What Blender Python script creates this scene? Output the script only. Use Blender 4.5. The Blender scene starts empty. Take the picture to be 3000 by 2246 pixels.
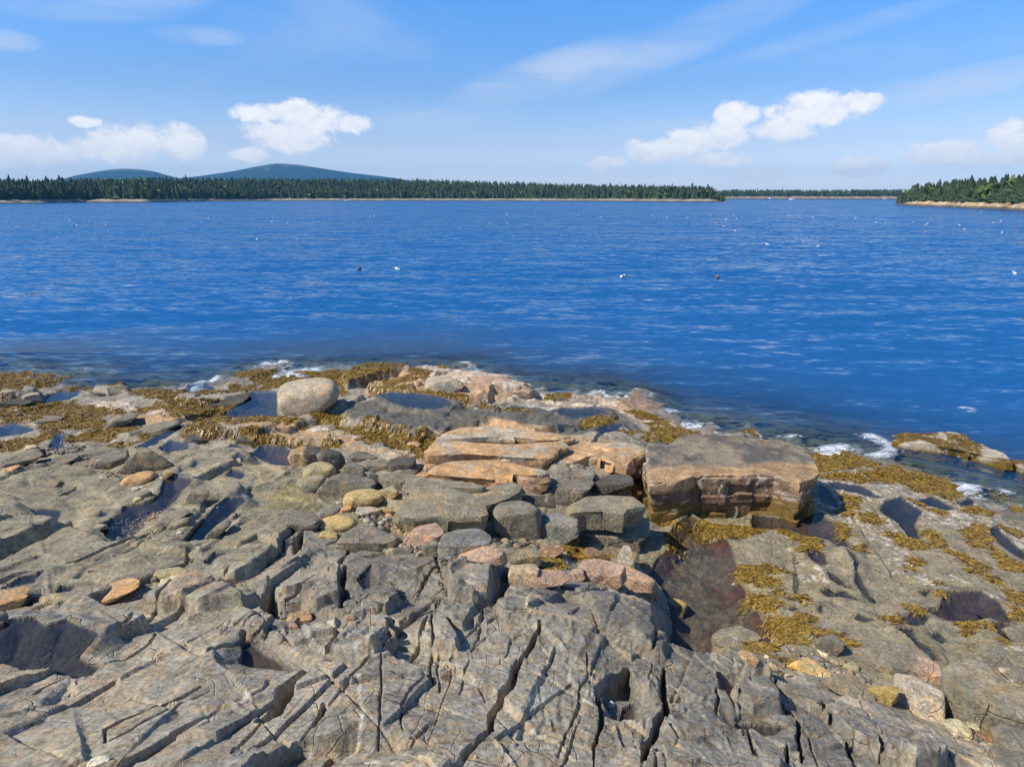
import bpy, math
import numpy as np

# ------------------------------------------------------------------ camera, sky, sun, exposure
SC = bpy.context.scene
COL = SC.collection
W_PX, H_PX, F_PX, V_HOR = 3000.0, 2246.0, 2064.0, 577.0
CAM_Z = 4.2
PITCH = math.atan((H_PX / 2 - V_HOR) / F_PX)
cam_d = bpy.data.cameras.new('camera'); cam = bpy.data.objects.new('camera', cam_d); COL.objects.link(cam)
cam_d.sensor_width = 36.0; cam_d.lens = 36.0 * F_PX / W_PX
cam_d.clip_start = 0.05; cam_d.clip_end = 40000.0
cam.location = (0, 0, CAM_Z); cam.rotation_euler = (math.pi / 2 - PITCH, 0, 0)
SC.camera = cam

SUN_EL = math.radians(47.0)
SUN_DIR = np.array([-0.93, -0.37]); SUN_DIR = SUN_DIR / np.linalg.norm(SUN_DIR)      # horizontal direction towards the sun
SUN_AZ = math.atan2(SUN_DIR[0], SUN_DIR[1])                                            # from +Y towards +X
sun_d = bpy.data.lights.new('sun', 'SUN'); sun = bpy.data.objects.new('sun', sun_d); COL.objects.link(sun)
sun_d.energy = 5.0; sun_d.angle = math.radians(0.53); sun_d.color = (1.0, 0.95, 0.86)
from mathutils import Vector
_to = Vector((SUN_DIR[0] * math.cos(SUN_EL), SUN_DIR[1] * math.cos(SUN_EL), math.sin(SUN_EL)))
sun.rotation_euler = _to.to_track_quat('Z', 'Y').to_euler()
sun.location = (-20, -10, 30)

SC.view_settings.view_transform = 'Standard'
SC.view_settings.look = 'None'
SC.view_settings.gamma = 1.0
SC.view_settings.exposure = 0.0
SC.view_settings.use_curve_mapping = False
SC.render.engine = 'CYCLES'
SC.cycles.max_bounces = 6; SC.cycles.transparent_max_bounces = 8
SC.cycles.diffuse_bounces = 2; SC.cycles.glossy_bounces = 3; SC.cycles.volume_bounces = 0
SC.cycles.caustics_reflective = False; SC.cycles.caustics_refractive = False
SC.cycles.use_denoising = True

CP, SP = math.cos(PITCH), math.sin(PITCH)
def ray(u, v):
    u = np.asarray(u, float); v = np.asarray(v, float)
    x = (u - 1500.0) / F_PX; t = (H_PX / 2 - v) / F_PX
    return np.stack([x, CP + t * SP, -SP + t * CP], -1)                    # per unit of depth along the optical axis
def on_plane(u, v, z):
    d = ray(u, v); k = (z - CAM_Z) / d[..., 2]
    return d[..., 0] * k, d[..., 1] * k
def az_el(u, v):
    d = ray(u, v); return math.atan2(d[0], d[1]), math.atan2(d[2], math.hypot(d[0], d[1]))

class NT:
    """small helper for node graphs"""
    def __init__(s, tree): s.t = tree; s.n = tree.nodes; s.l = tree.links
    def node(s, kind, **kw):
        n = s.n.new(kind)
        for k, v in kw.items(): setattr(n, k, v)
        return n
    def put(s, sock, val):
        if isinstance(val, bpy.types.NodeSocket): s.l.new(val, sock)
        else: sock.default_value = val
    def math(s, op, a, b=None, c=None, clamp=False):
        n = s.node('ShaderNodeMath', operation=op, use_clamp=clamp)
        s.put(n.inputs[0], a)
        if b is not None: s.put(n.inputs[1], b)
        if c is not None: s.put(n.inputs[2], c)
        return n.outputs[0]
    def mixc(s, f, a, b, mode='MIX'):
        n = s.node('ShaderNodeMix', data_type='RGBA', blend_type=mode)
        s.put(n.inputs[0], f); s.put(n.inputs[6], a); s.put(n.inputs[7], b)
        return n.outputs[2]
    def noise(s, vec, scale, detail=3.0, rough=0.55, dist=0.0):
        n = s.node('ShaderNodeTexNoise'); s.put(n.inputs['Vector'], vec)
        n.inputs['Scale'].default_value = scale; n.inputs['Detail'].default_value = detail
        n.inputs['Roughness'].default_value = rough; n.inputs['Distortion'].default_value = dist
        return n.outputs[0]
    def mapping(s, vec, scale=(1, 1, 1), rot=(0, 0, 0), loc=(0, 0, 0)):
        n = s.node('ShaderNodeMapping'); s.put(n.inputs['Vector'], vec)
        n.inputs['Scale'].default_value = scale; n.inputs['Rotation'].default_value = rot; n.inputs['Location'].default_value = loc
        return n.outputs[0]
    def smooth(s, x, lo, hi):
        n = s.node('ShaderNodeMapRange', interpolation_type='SMOOTHSTEP'); s.put(n.inputs[0], x)
        n.inputs[1].default_value = lo; n.inputs[2].default_value = hi
        return n.outputs[0]
    def ramp(s, x, stops):
        n = s.node('ShaderNodeValToRGB'); s.put(n.inputs[0], x); e = n.color_ramp.elements
        while len(e) < len(stops): e.new(0.5)
        for q, (p, c) in zip(e, stops): q.position = p; q.color = (*c, 1) if len(c) == 3 else c
        return n.outputs[0]

# ---- the sky: Nishita, tinted by elevation and dimmed overhead to weaken shadow fill, cirrus and cumulus by direction
wd = bpy.data.worlds.new('World'); SC.world = wd; wd.use_nodes = True
wd.node_tree.nodes.clear(); N = NT(wd.node_tree)
sky = N.node('ShaderNodeTexSky', sky_type='NISHITA')
sky.sun_disc = False; sky.sun_elevation = SUN_EL; sky.sun_rotation = SUN_AZ
sky.altitude = 0.0; sky.air_density = 1.0; sky.dust_density = 0.6; sky.ozone_density = 1.6
SKY_STRENGTH = 0.115
HAZE_D = 9.5e-5
tc = N.node('ShaderNodeTexCoord').outputs['Generated']
sx = N.node('ShaderNodeSeparateXYZ'); N.put(sx.inputs[0], tc)
el = N.math('ARCSINE', sx.outputs[2]); az = N.math('ARCTAN2', sx.outputs[0], sx.outputs[1])
ae = N.node('ShaderNodeCombineXYZ'); N.put(ae.inputs[0], az); N.put(ae.inputs[1], el); ae = ae.outputs[0]
K_ = 2.5
tint = N.ramp(N.math('MULTIPLY', el, 2.0 / math.pi), [(p_, tuple(c_ / K_ for c_ in q_)) for p_, q_ in (
    (0.0, (1.95, 1.95, 2.5)), (0.043, (1.22, 1.2, 1.52)), (0.087, (0.77, 1.0, 1.42)), (0.161, (0.54, 1.10, 1.75)), (0.26, (0.38, 0.92, 1.55)), (0.45, (0.30, 0.64, 1.12)), (1.0, (0.30, 0.50, 0.80)))])
tint = N.mixc(1.0, tint, (K_, K_, K_, 1.0), 'MULTIPLY')
skyc = N.mixc(1.0, sky.outputs[0], tint, 'MULTIPLY')
def blob(u, v, ru, rv, rot=0.0, amp=1.0):
    a0, e0 = az_el(u, v); ra, re_ = ru / F_PX, rv / F_PX
    dx = N.math('SUBTRACT', az, a0); dy = N.math('SUBTRACT', el, e0)
    c, s_ = math.cos(rot), math.sin(rot)
    X = N.math('ADD', N.math('MULTIPLY', dx, c / ra), N.math('MULTIPLY', dy, s_ / ra))
    Y = N.math('ADD', N.math('MULTIPLY', dx, -s_ / re_), N.math('MULTIPLY', dy, c / re_))
    q = N.math('ADD', N.math('MULTIPLY', X, X), N.math('MULTIPLY', Y, Y))
    return N.math('MULTIPLY', N.math('SUBTRACT', 1.0, q), amp)
CUM = [(60, 455, 150, 55), (300, 430, 90, 45), (380, 420, 100, 60), (530, 420, 75, 55), (250, 358, 42, 16), (770, 330, 85, 32),
       (910, 350, 110, 55), (850, 400, 140, 55), (1040, 365, 60, 30), (730, 452, 65, 22),
       (1780, 485, 85, 28), (1950, 440, 150, 40), (2080, 400, 140, 42), (2155, 335, 70, 42), (2090, 470, 110, 26),
       (2390, 320, 140, 52), (2500, 300, 90, 30), (2290, 385, 110, 36), (2520, 490, 82, 32), (2770, 455, 105, 42),
       (2960, 400, 60, 40), (2960, 465, 85, 26), (2230, 515, 70, 26), (3120, 430, 120, 60), (-150, 440, 160, 60)]
cm = None
for b in CUM:
    q = blob(*b); cm = q if cm is None else N.math('MAXIMUM', cm, q)
cm = N.math('MAXIMUM', cm, -1.5)
n1 = N.noise(N.mapping(ae, (1.0, 1.25, 1.0)), 30.0, 9.0, 0.66, 0.25)
# low banks of the same cloud go on round the horizon outside the frame
band = N.math('MULTIPLY', N.smooth(N.noise(N.mapping(ae, (1, 2.2, 1), loc=(3.1, 0, 0)), 5.0, 3.0), 0.50, 0.72),
              N.math('MULTIPLY', N.smooth(el, 0.30, 0.10), N.smooth(N.math('ABSOLUTE', az), 0.80, 1.0)))
cmv = N.math('ADD', cm, N.math('MULTIPLY', N.math('SUBTRACT', n1, 0.5), 2.6))
cum = N.math('MULTIPLY', N.smooth(cmv, 0.08, 0.72), 0.92)
cum = N.math('MAXIMUM', cum, N.math('MULTIPLY', band, 0.6))
CIR = [(1620, 215, 330, 62, 0.26, 1.0), (2050, 95, 480, 62, 0.34, 0.8), (1300, 345, 260, 36, 0.05, 0.55), (2900, 230, 420, 42, 0.13, 0.9),
       (330, 10, 260, 46, 0.12, 0.8), (590, 105, 130, 26, 0.0, 0.6), (20, 120, 75, 26, 0.0, 1.0), (2450, 95, 380, 26, 0.2, 0.45), (1950, 365, 250, 16, 0.03, 0.5)]
ci = None
for b in CIR:
    q = N.math('MAXIMUM', blob(*b), 0.0); ci = q if ci is None else N.math('MAXIMUM', ci, q)
n2 = N.noise(N.mapping(ae, (1.0, 3.6, 1.0), (0, 0, -0.3)), 5.5, 5.0, 0.6, 0.5)
ci = N.math('MULTIPLY', ci, N.math('ADD', 0.25, N.math('MULTIPLY', N.smooth(n2, 0.3, 0.75), 0.75)))
n3 = N.noise(N.mapping(ae, (1.0, 3.0, 1.0), (0, 0, -0.25), (5, 2, 0)), 2.4, 4.0, 0.6, 0.4)
ci = N.math('MAXIMUM', ci, N.math('MULTIPLY', N.smooth(n3, 0.52, 0.8), 0.30))
ci = N.math('MULTIPLY', ci, 0.80)
lav = (6.2, 6.9, 8.2, 1.0); white = (10.4, 10.0, 9.6, 1.0)
c1 = N.mixc(ci, skyc, lav)
shade = N.math('ADD', 0.45, N.math('MULTIPLY', N.smooth(N.math('ADD', cmv, N.math('MULTIPLY', N.math('SUBTRACT', N.noise(N.mapping(ae, (1.0, 1.25, 1.0), loc=(0, 0.012, 0)), 30.0, 9.0, 0.66, 0.25), n1), -3.0)), 0.2, 1.5), 0.55))
c2 = N.mixc(cum, c1, N.mixc(shade, (8.0, 8.1, 8.8, 1.0), white))
bg = N.node('ShaderNodeBackground'); N.put(bg.inputs[0], c2); bg.inputs[1].default_value = SKY_STRENGTH
wo = N.node('ShaderNodeOutputWorld'); N.l.new(bg.outputs[0], wo.inputs[0])

# ------------------------------------------------------------------ numpy helpers
CROPS = {1: (0, 1000, 2.212), 2: (800, 1000, 2.212), 3: (1600, 1100, 2.76), 4: (2200, 1100, 2.76), 5: (0, 1600, 2.212), 6: (900, 1550, 2.212),
         7: (1800, 1600, 2.5629), 8: (2300, 1600, 2.5629), 'A': (860, 1280, 4.424), 'B': (1300, 1280, 3.403), 'C': (0, 1050, 3.16),
         'D': (0, 1400, 3.16), 'E': (500, 1550, 3.312), 0: (0, 0, 1.0)}
def px(crop, pts):
    ox, oy, s = CROPS[crop]; p = np.array(pts, float)
    return np.stack([ox + p[:, 0] / s, oy + p[:, 1] / s], 1)

U32 = np.uint32
def h2(ix, iy, seed=0):
    with np.errstate(over='ignore'):
        h = (ix.astype(np.int64) & 0xffffffff).astype(U32) * U32(0x9E3779B1) + (iy.astype(np.int64) & 0xffffffff).astype(U32) * U32(0x85EBCA77) + U32((seed * 0xC2B2AE3D) & 0xffffffff)
        h ^= h >> U32(15); h *= U32(0x2C1B3C6D); h ^= h >> U32(12); h *= U32(0x297A2D39); h ^= h >> U32(15)
    return h.astype(np.float64) / 4294967296.0
def vnoise(x, y, seed=0):
    ix = np.floor(x); iy = np.floor(y); fx = x - ix; fy = y - iy; ix = ix.astype(np.int64); iy = iy.astype(np.int64)
    def g(a, b, dx, dy):
        t = h2(a, b, seed) * 6.2831853; return np.cos(t) * dx + np.sin(t) * dy
    u = fx * fx * fx * (fx * (fx * 6 - 15) + 10); v = fy * fy * fy * (fy * (fy * 6 - 15) + 10)
    a = g(ix, iy, fx, fy); b = g(ix + 1, iy, fx - 1, fy); c = g(ix, iy + 1, fx, fy - 1); d = g(ix + 1, iy + 1, fx - 1, fy - 1)
    return ((a + (b - a) * u) + ((c + (d - c) * u) - (a + (b - a) * u)) * v) * 1.5
def fbm(x, y, oct=4, seed=0, gain=0.5, ridge=False):
    s = 0; a = 1.0; t = 0
    for k in range(oct):
        n = vnoise(x, y, seed + 17 * k)
        if ridge: n = 1 - 2 * np.abs(n)
        s = s + a * n; t += a; a *= gain; x = x * 2.03 + 11.3; y = y * 2.03 - 7.7
    return s / t
def n3(p, seed=0):
    """3-D value noise, -1..1"""
    i = np.floor(p).astype(np.int64); f = p - i; f = f * f * (3 - 2 * f); r = 0
    for dx in (0, 1):
        for dy in (0, 1):
            for dz in (0, 1):
                w = (f[:, 0] if dx else 1 - f[:, 0]) * (f[:, 1] if dy else 1 - f[:, 1]) * (f[:, 2] if dz else 1 - f[:, 2])
                r = r + w * h2(i[:, 0] + dx + 131 * (i[:, 2] + dz), i[:, 1] + dy - 57 * (i[:, 2] + dz), seed)
    return r * 2 - 1
def fbm3(p, oct=4, seed=0, gain=0.5):
    s = 0; a = 1.0; t = 0
    for k in range(oct):
        s = s + a * n3(p, seed + 13 * k); t += a; a *= gain; p = p * 2.07 + 3.1
    return s / t
def sstep(x, a, b):
    t = np.clip((x - a) / (b - a), 0, 1); return t * t * (3 - 2 * t)
def lerp(a, b, t): return a + (b - a) * t
def voronoi(x, y, seed=0, jit=0.9):
    """nearest cell: id hash, centre, F1 and the distance to the nearest border"""
    ix = np.floor(x).astype(np.int64); iy = np.floor(y).astype(np.int64)
    b1 = np.full(x.shape, 1e9); b2 = np.full(x.shape, 1e9)
    cx = np.zeros_like(x); cy = np.zeros_like(x); cx2 = np.zeros_like(x); cy2 = np.zeros_like(x)
    for dx in (-1, 0, 1):
        for dy in (-1, 0, 1):
            a = ix + dx; b = iy + dy
            qx = a + 0.5 + jit * (h2(a, b, seed) - 0.5); qy = b + 0.5 + jit * (h2(a, b, seed + 1) - 0.5)
            d = (qx - x) ** 2 + (qy - y) ** 2
            m = d < b1; m2 = (~m) & (d < b2)
            b2 = np.where(m, b1, np.where(m2, d, b2)); cx2 = np.where(m, cx, np.where(m2, qx, cx2)); cy2 = np.where(m, cy, np.where(m2, qy, cy2))
            b1 = np.where(m, d, b1); cx = np.where(m, qx, cx); cy = np.where(m, qy, cy)
    sep = np.sqrt((cx2 - cx) ** 2 + (cy2 - cy) ** 2) + 1e-9
    edge = (b2 - b1) / (2 * sep)
    ia = np.floor(cx * 1013).astype(np.int64); ib = np.floor(cy * 1013).astype(np.int64)
    pair = h2(np.floor((cx + cx2) * 511).astype(np.int64), np.floor((cy + cy2) * 511).astype(np.int64), seed + 5)
    return ia, ib, cx, cy, edge, pair
def poly_sdf(X, Y, poly, pad):
    """signed distance (inside > 0) clipped to -pad far from the polygon"""
    out = np.full(X.shape, -pad); x0, y0 = poly.min(0) - pad; x1, y1 = poly.max(0) + pad
    m = (X > x0) & (X < x1) & (Y > y0) & (Y < y1)
    if not m.any(): return out
    x = X[m]; y = Y[m]; d = np.full(x.shape, 1e9); ins = np.zeros(x.shape, bool)
    for (ax, ay), (bx, by) in zip(poly, np.roll(poly, -1, 0)):
        ex, ey = bx - ax, by - ay; L = ex * ex + ey * ey + 1e-12
        t = np.clip(((x - ax) * ex + (y - ay) * ey) / L, 0, 1)
        d = np.minimum(d, (x - ax - t * ex) ** 2 + (y - ay - t * ey) ** 2)
        c = ((ay > y) != (by > y)) & (x < (bx - ax) * (y - ay) / (by - ay + 1e-12) + ax); ins ^= c
    d = np.sqrt(d); out[m] = np.maximum(np.where(ins, d, -d), -pad); return out
def line_dist(X, Y, pts, pad):
    out = np.full(X.shape, pad); tt = np.zeros(X.shape); x0, y0 = pts.min(0) - pad; x1, y1 = pts.max(0) + pad
    m = (X > x0) & (X < x1) & (Y > y0) & (Y < y1)
    if not m.any(): return out, tt
    x = X[m]; y = Y[m]; d = np.full(x.shape, 1e9); tb = np.zeros(x.shape); n = len(pts) - 1
    for k in range(n):
        ax, ay = pts[k]; ex, ey = pts[k + 1] - pts[k]; L = ex * ex + ey * ey + 1e-12
        t = np.clip(((x - ax) * ex + (y - ay) * ey) / L, 0, 1); q = (x - ax - t * ex) ** 2 + (y - ay - t * ey) ** 2
        w = q < d; d = np.where(w, q, d); tb = np.where(w, (k + t) / n, tb)
    out[m] = np.minimum(np.sqrt(d), pad); tt[m] = tb; return out, tt

def mesh_obj(name, verts, faces, mat, parent=None, col=None, attrs=None, smooth=True, quads=True):
    """one mesh object from numpy arrays; faces is an (n,3) or (n,4) array"""
    me = bpy.data.meshes.new(name); faces = np.asarray(faces, np.int32); k = faces.shape[1]
    me.vertices.add(len(verts)); me.vertices.foreach_set('co', np.asarray(verts, np.float32).ravel())
    me.loops.add(faces.size); me.loops.foreach_set('vertex_index', faces.ravel())
    me.polygons.add(len(faces)); me.polygons.foreach_set('loop_start', np.arange(0, faces.size, k, dtype=np.int32))
    me.polygons.foreach_set('loop_total', np.full(len(faces), k, np.int32))
    me.polygons.foreach_set('use_smooth', np.full(len(faces), bool(smooth)))
    me.update(calc_edges=True)
    if col is not None:
        a = me.color_attributes.new('col', 'FLOAT_COLOR', 'POINT')
        c4 = np.ones((len(verts), 4), np.float32); c4[:, :3] = col; a.data.foreach_set('color', c4.ravel())
    for k2, v2 in (attrs or {}).items():
        a = me.attributes.new(k2, 'FLOAT', 'POINT'); a.data.foreach_set('value', np.asarray(v2, np.float32))
    if mat is not None: me.materials.append(mat)
    o = bpy.data.objects.new(name, me); COL.objects.link(o)
    if parent is not None: o.parent = parent
    return o
def tag(o, label=None, cat=None, group=None, kind=None):
    if label: o['label'] = label
    if cat: o['category'] = cat
    if group: o['group'] = group
    if kind: o['kind'] = kind
    return o
def grid_faces(nr, nc, wrap=False):
    r = np.arange(nr - 1)[:, None]; c = np.arange(nc if wrap else nc - 1)[None, :]; c2 = (c + 1) % nc
    a = r * nc + c; b = r * nc + c2; d = (r + 1) * nc + c; e = (r + 1) * nc + c2
    return np.stack([a, b, e, d], -1).reshape(-1, 4)

# ------------------------------------------------------------------ materials
def new_mat(name):
    m = bpy.data.materials.new(name); m.use_nodes = True; m.node_tree.nodes.clear(); return m, NT(m.node_tree)
def rock_material(name, grain=55.0, bump=0.35, var=0.35, facets=0.0):
    """grain, blotches and small facets on top of the modelled relief; colour and wetness come from mesh attributes"""
    m, T = new_mat(name)
    at = T.node('ShaderNodeAttribute', attribute_name='col').outputs['Color']
    wet = T.node('ShaderNodeAttribute', attribute_name='wet').outputs['Fac']
    co = T.node('ShaderNodeTexCoord').outputs['Object']
    g1 = T.noise(co, grain, 5.0, 0.65); g2 = T.noise(co, grain * 5.0, 3.0, 0.65); g3 = T.noise(co, grain * 0.16, 5.0, 0.62, 0.4)
    k = T.math('ADD', 1.0 - var, T.math('ADD', T.math('MULTIPLY', T.smooth(g1, 0.3, 0.7), var * 0.8), T.math('ADD', T.math('MULTIPLY', T.smooth(g2, 0.3, 0.7), var * 0.55), T.math('MULTIPLY', T.smooth(g3, 0.3, 0.7), var * 0.65))))
    mul = T.node('ShaderNodeVectorMath', operation='SCALE'); T.put(mul.inputs[0], at); T.put(mul.inputs['Scale'], k)
    hue = T.mixc(T.smooth(T.noise(co, grain * 0.4, 4.0, 0.6, 0.3), 0.42, 0.66), mul.outputs[0], T.mixc(1.0, mul.outputs[0], (1.16, 0.98, 0.76, 1), 'MULTIPLY'))
    dark = T.mixc(T.math('MULTIPLY', wet, 0.75), hue, T.mixc(1.0, hue, (0.45, 0.43, 0.42, 1), 'MULTIPLY'))
    p = T.node('ShaderNodeBsdfPrincipled'); T.put(p.inputs['Base Color'], dark)
    T.put(p.inputs['Roughness'], T.math('SUBTRACT', 0.9, T.math('MULTIPLY', wet, 0.6)))
    p.inputs['Specular IOR Level'].default_value = 0.3
    hsum = T.math('ADD', T.math('MULTIPLY', g1, 1.0), T.math('ADD', T.math('MULTIPLY', g2, 0.28), T.math('MULTIPLY', g3, 1.3)))
    if facets > 0:
        wv = T.node('ShaderNodeVectorMath', operation='ADD'); nz = T.node('ShaderNodeTexNoise'); T.put(nz.inputs['Vector'], co); nz.inputs['Scale'].default_value = 4.0; nz.inputs['Detail'].default_value = 4.0
        sc_ = T.node('ShaderNodeVectorMath', operation='SCALE'); T.put(sc_.inputs[0], nz.outputs['Color']); sc_.inputs['Scale'].default_value = 0.09
        T.put(wv.inputs[0], co); T.put(wv.inputs[1], sc_.outputs[0])
        for sc, amp, keep in ((5.0, 1.6, 0.52), (13.0, 0.9, 0.5)):
            mp = T.mapping(wv.outputs[0], (1.0, 0.5, 0.8), (0, 0, 0.26))
            vo = T.node('ShaderNodeTexVoronoi', feature='DISTANCE_TO_EDGE'); T.put(vo.inputs['Vector'], mp); vo.inputs['Scale'].default_value = sc
            on_ = T.smooth(T.noise(co, sc * 0.35, 2.0), keep - 0.06, keep + 0.1)
            hsum = T.math('SUBTRACT', hsum, T.math('MULTIPLY', T.math('MULTIPLY', T.smooth(vo.outputs['Distance'], 0.022, 0.0), on_), 2.4 * amp * facets))
            v1 = T.node('ShaderNodeTexVoronoi', feature='F1'); T.put(v1.inputs['Vector'], mp); v1.inputs['Scale'].default_value = sc * 1.6
            hsum = T.math('ADD', hsum, T.math('MULTIPLY', v1.outputs['Distance'], 0.9 * amp * facets))
    b = T.node('ShaderNodeBump'); b.inputs['Strength'].default_value = bump; b.inputs['Distance'].default_value = 0.014
    T.put(b.inputs['Height'], hsum)
    T.l.new(b.outputs[0], p.inputs['Normal'])
    o = T.node('ShaderNodeOutputMaterial'); T.l.new(p.outputs[0], o.inputs[0]); return m
def flat_material(name, color, rough=0.6, var=0.15, scale=8.0):
    m, T = new_mat(name); co = T.node('ShaderNodeTexCoord').outputs['Object']; g = T.noise(co, scale, 3.0)
    p = T.node('ShaderNodeBsdfPrincipled')
    T.put(p.inputs['Base Color'], T.mixc(g, tuple(c * (1 - var) for c in color) + (1,), tuple(min(1, c * (1 + var)) for c in color) + (1,)))
    p.inputs['Roughness'].default_value = rough
    o = T.node('ShaderNodeOutputMaterial'); T.l.new(p.outputs[0], o.inputs[0]); return m
def attr_material(name, rough=0.85, spec=0.2, transl=0.0, scale=3.0, var=0.3):
    m, T = new_mat(name); at = T.node('ShaderNodeAttribute', attribute_name='col').outputs['Color']
    co = T.node('ShaderNodeTexCoord').outputs['Object']; g = T.noise(co, scale, 3.0)
    mul = T.node('ShaderNodeVectorMath', operation='SCALE'); T.put(mul.inputs[0], at); T.put(mul.inputs['Scale'], T.math('ADD', 1 - var, T.math('MULTIPLY', g, 2 * var)))
    p = T.node('ShaderNodeBsdfPrincipled'); T.put(p.inputs['Base Color'], mul.outputs[0])
    p.inputs['Roughness'].default_value = rough; p.inputs['Specular IOR Level'].default_value = spec
    sh = p.outputs[0]
    if transl > 0:
        tr = T.node('ShaderNodeBsdfTranslucent'); T.put(tr.inputs[0], mul.outputs[0])
        mx = T.node('ShaderNodeMixShader'); mx.inputs[0].default_value = transl; T.l.new(sh, mx.inputs[1]); T.l.new(tr.outputs[0], mx.inputs[2]); sh = mx.outputs[0]
    o = T.node('ShaderNodeOutputMaterial'); T.l.new(sh, o.inputs[0]); return m
def water_material(name, body, ripples, bump, dist, rough=0.03, foam=False, lean=0.0, clear=(0.93, 0.97, 0.98)):
    """clear water: reflection by Fresnel over a column whose opacity follows the real depth (attribute)"""
    m, T = new_mat(name)
    co = T.node('ShaderNodeTexCoord').outputs['Object']
    acc = None
    for (sc, ax, rot, amp, det) in ripples:                # each ripple set tilts the surface normal by its own slope
        n = T.node('ShaderNodeTexNoise'); T.put(n.inputs['Vector'], T.mapping(co, (ax, 1, 1), (0, 0, rot))); n.inputs['Scale'].default_value = sc; n.inputs['Detail'].default_value = det; n.inputs['Roughness'].default_value = 0.5; n.inputs['Distortion'].default_value = 0.1
        v = T.node('ShaderNodeVectorMath', operation='SUBTRACT'); T.put(v.inputs[0], n.outputs['Color']); v.inputs[1].default_value = (0.5, 0.5, 0.5)
        w = T.node('ShaderNodeVectorMath', operation='MULTIPLY'); T.put(w.inputs[0], v.outputs[0]); w.inputs[1].default_value = (amp * 0.6, amp, 0.0)
        if acc is None: acc = w.outputs[0]
        else:
            q = T.node('ShaderNodeVectorMath', operation='ADD'); T.put(q.inputs[0], acc); T.put(q.inputs[1], w.outputs[0]); acc = q.outputs[0]
    ge = T.node('ShaderNodeNewGeometry'); q = T.node('ShaderNodeVectorMath', operation='ADD'); T.put(q.inputs[0], ge.outputs['Normal']); T.put(q.inputs[1], acc)
    q2 = T.node('ShaderNodeVectorMath', operation='ADD'); T.put(q2.inputs[0], q.outputs[0]); q2.inputs[1].default_value = (0, -lean, 0); q = q2      # wave fronts are steeper on the shoreward side
    b = T.node('ShaderNodeVectorMath', operation='NORMALIZE'); T.put(b.inputs[0], q.outputs[0])
    op = T.node('ShaderNodeAttribute', attribute_name='opac').outputs['Fac']
    tr = T.node('ShaderNodeBsdfTransparent'); tr.inputs[0].default_value = (*clear, 1)
    di = T.node('ShaderNodeBsdfDiffuse'); di.inputs[0].default_value = (*body, 1); T.l.new(b.outputs[0], di.inputs['Normal'])
    mx = T.node('ShaderNodeMixShader'); T.put(mx.inputs[0], op); T.l.new(tr.outputs[0], mx.inputs[1]); T.l.new(di.outputs[0], mx.inputs[2])
    fr = T.node('ShaderNodeFresnel'); fr.inputs[0].default_value = 1.33; T.l.new(b.outputs[0], fr.inputs['Normal'])
    gl = T.node('ShaderNodeBsdfGlossy'); gl.inputs['Roughness'].default_value = rough; T.l.new(b.outputs[0], gl.inputs['Normal'])
    m2 = T.node('ShaderNodeMixShader'); T.l.new(fr.outputs[0], m2.inputs[0]); T.l.new(mx.outputs[0], m2.inputs[1]); T.l.new(gl.outputs[0], m2.inputs[2])
    sh = m2.outputs[0]
    if foam:
        fa = T.node('ShaderNodeAttribute', attribute_name='foam').outputs['Fac']
        fn = T.noise(T.mapping(co, (0.5, 1, 1), (0, 0, 0.35)), 8.0, 9.0, 0.78, 1.4)
        ff = T.smooth(T.math('ADD', T.math('MULTIPLY', fa, 0.66), T.math('MULTIPLY', T.math('SUBTRACT', fn, 0.5), 2.2)), 0.45, 1.05)
        fd = T.node('ShaderNodeBsdfDiffuse'); fd.inputs[0].default_value = (0.82, 0.85, 0.88, 1)
        m3 = T.node('ShaderNodeMixShader'); T.put(m3.inputs[0], ff); T.l.new(sh, m3.inputs[1]); T.l.new(fd.outputs[0], m3.inputs[2]); sh = m3.outputs[0]
    o = T.node('ShaderNodeOutputMaterial'); T.l.new(sh, o.inputs[0]); return m
M_ROCK = rock_material('bedrock_stone', 34.0, 0.65, 0.72, 0.6)
M_BOULDER = rock_material('boulder_stone', 40.0, 0.7, 0.72, 0.35)
M_SEA = water_material('sea_water', (0.013, 0.108, 0.295), [(0.10, 0.3, 0.05, 0.12, 2.0), (0.45, 0.35, 0.12, 0.30, 2.0), (1.9, 0.4, -0.12, 0.58, 3.0), (6.0, 0.4, 0.2, 0.72, 4.0)], 1.0, 0.6, 0.06, foam=True, lean=0.12, clear=(0.80, 0.95, 0.88))
M_POOL = water_material('tide_pool_water', (0.008, 0.017, 0.045), [(5.0, 1.0, 0.2, 0.06, 2.0)], 0.12, 0.02, 0.01)

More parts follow.
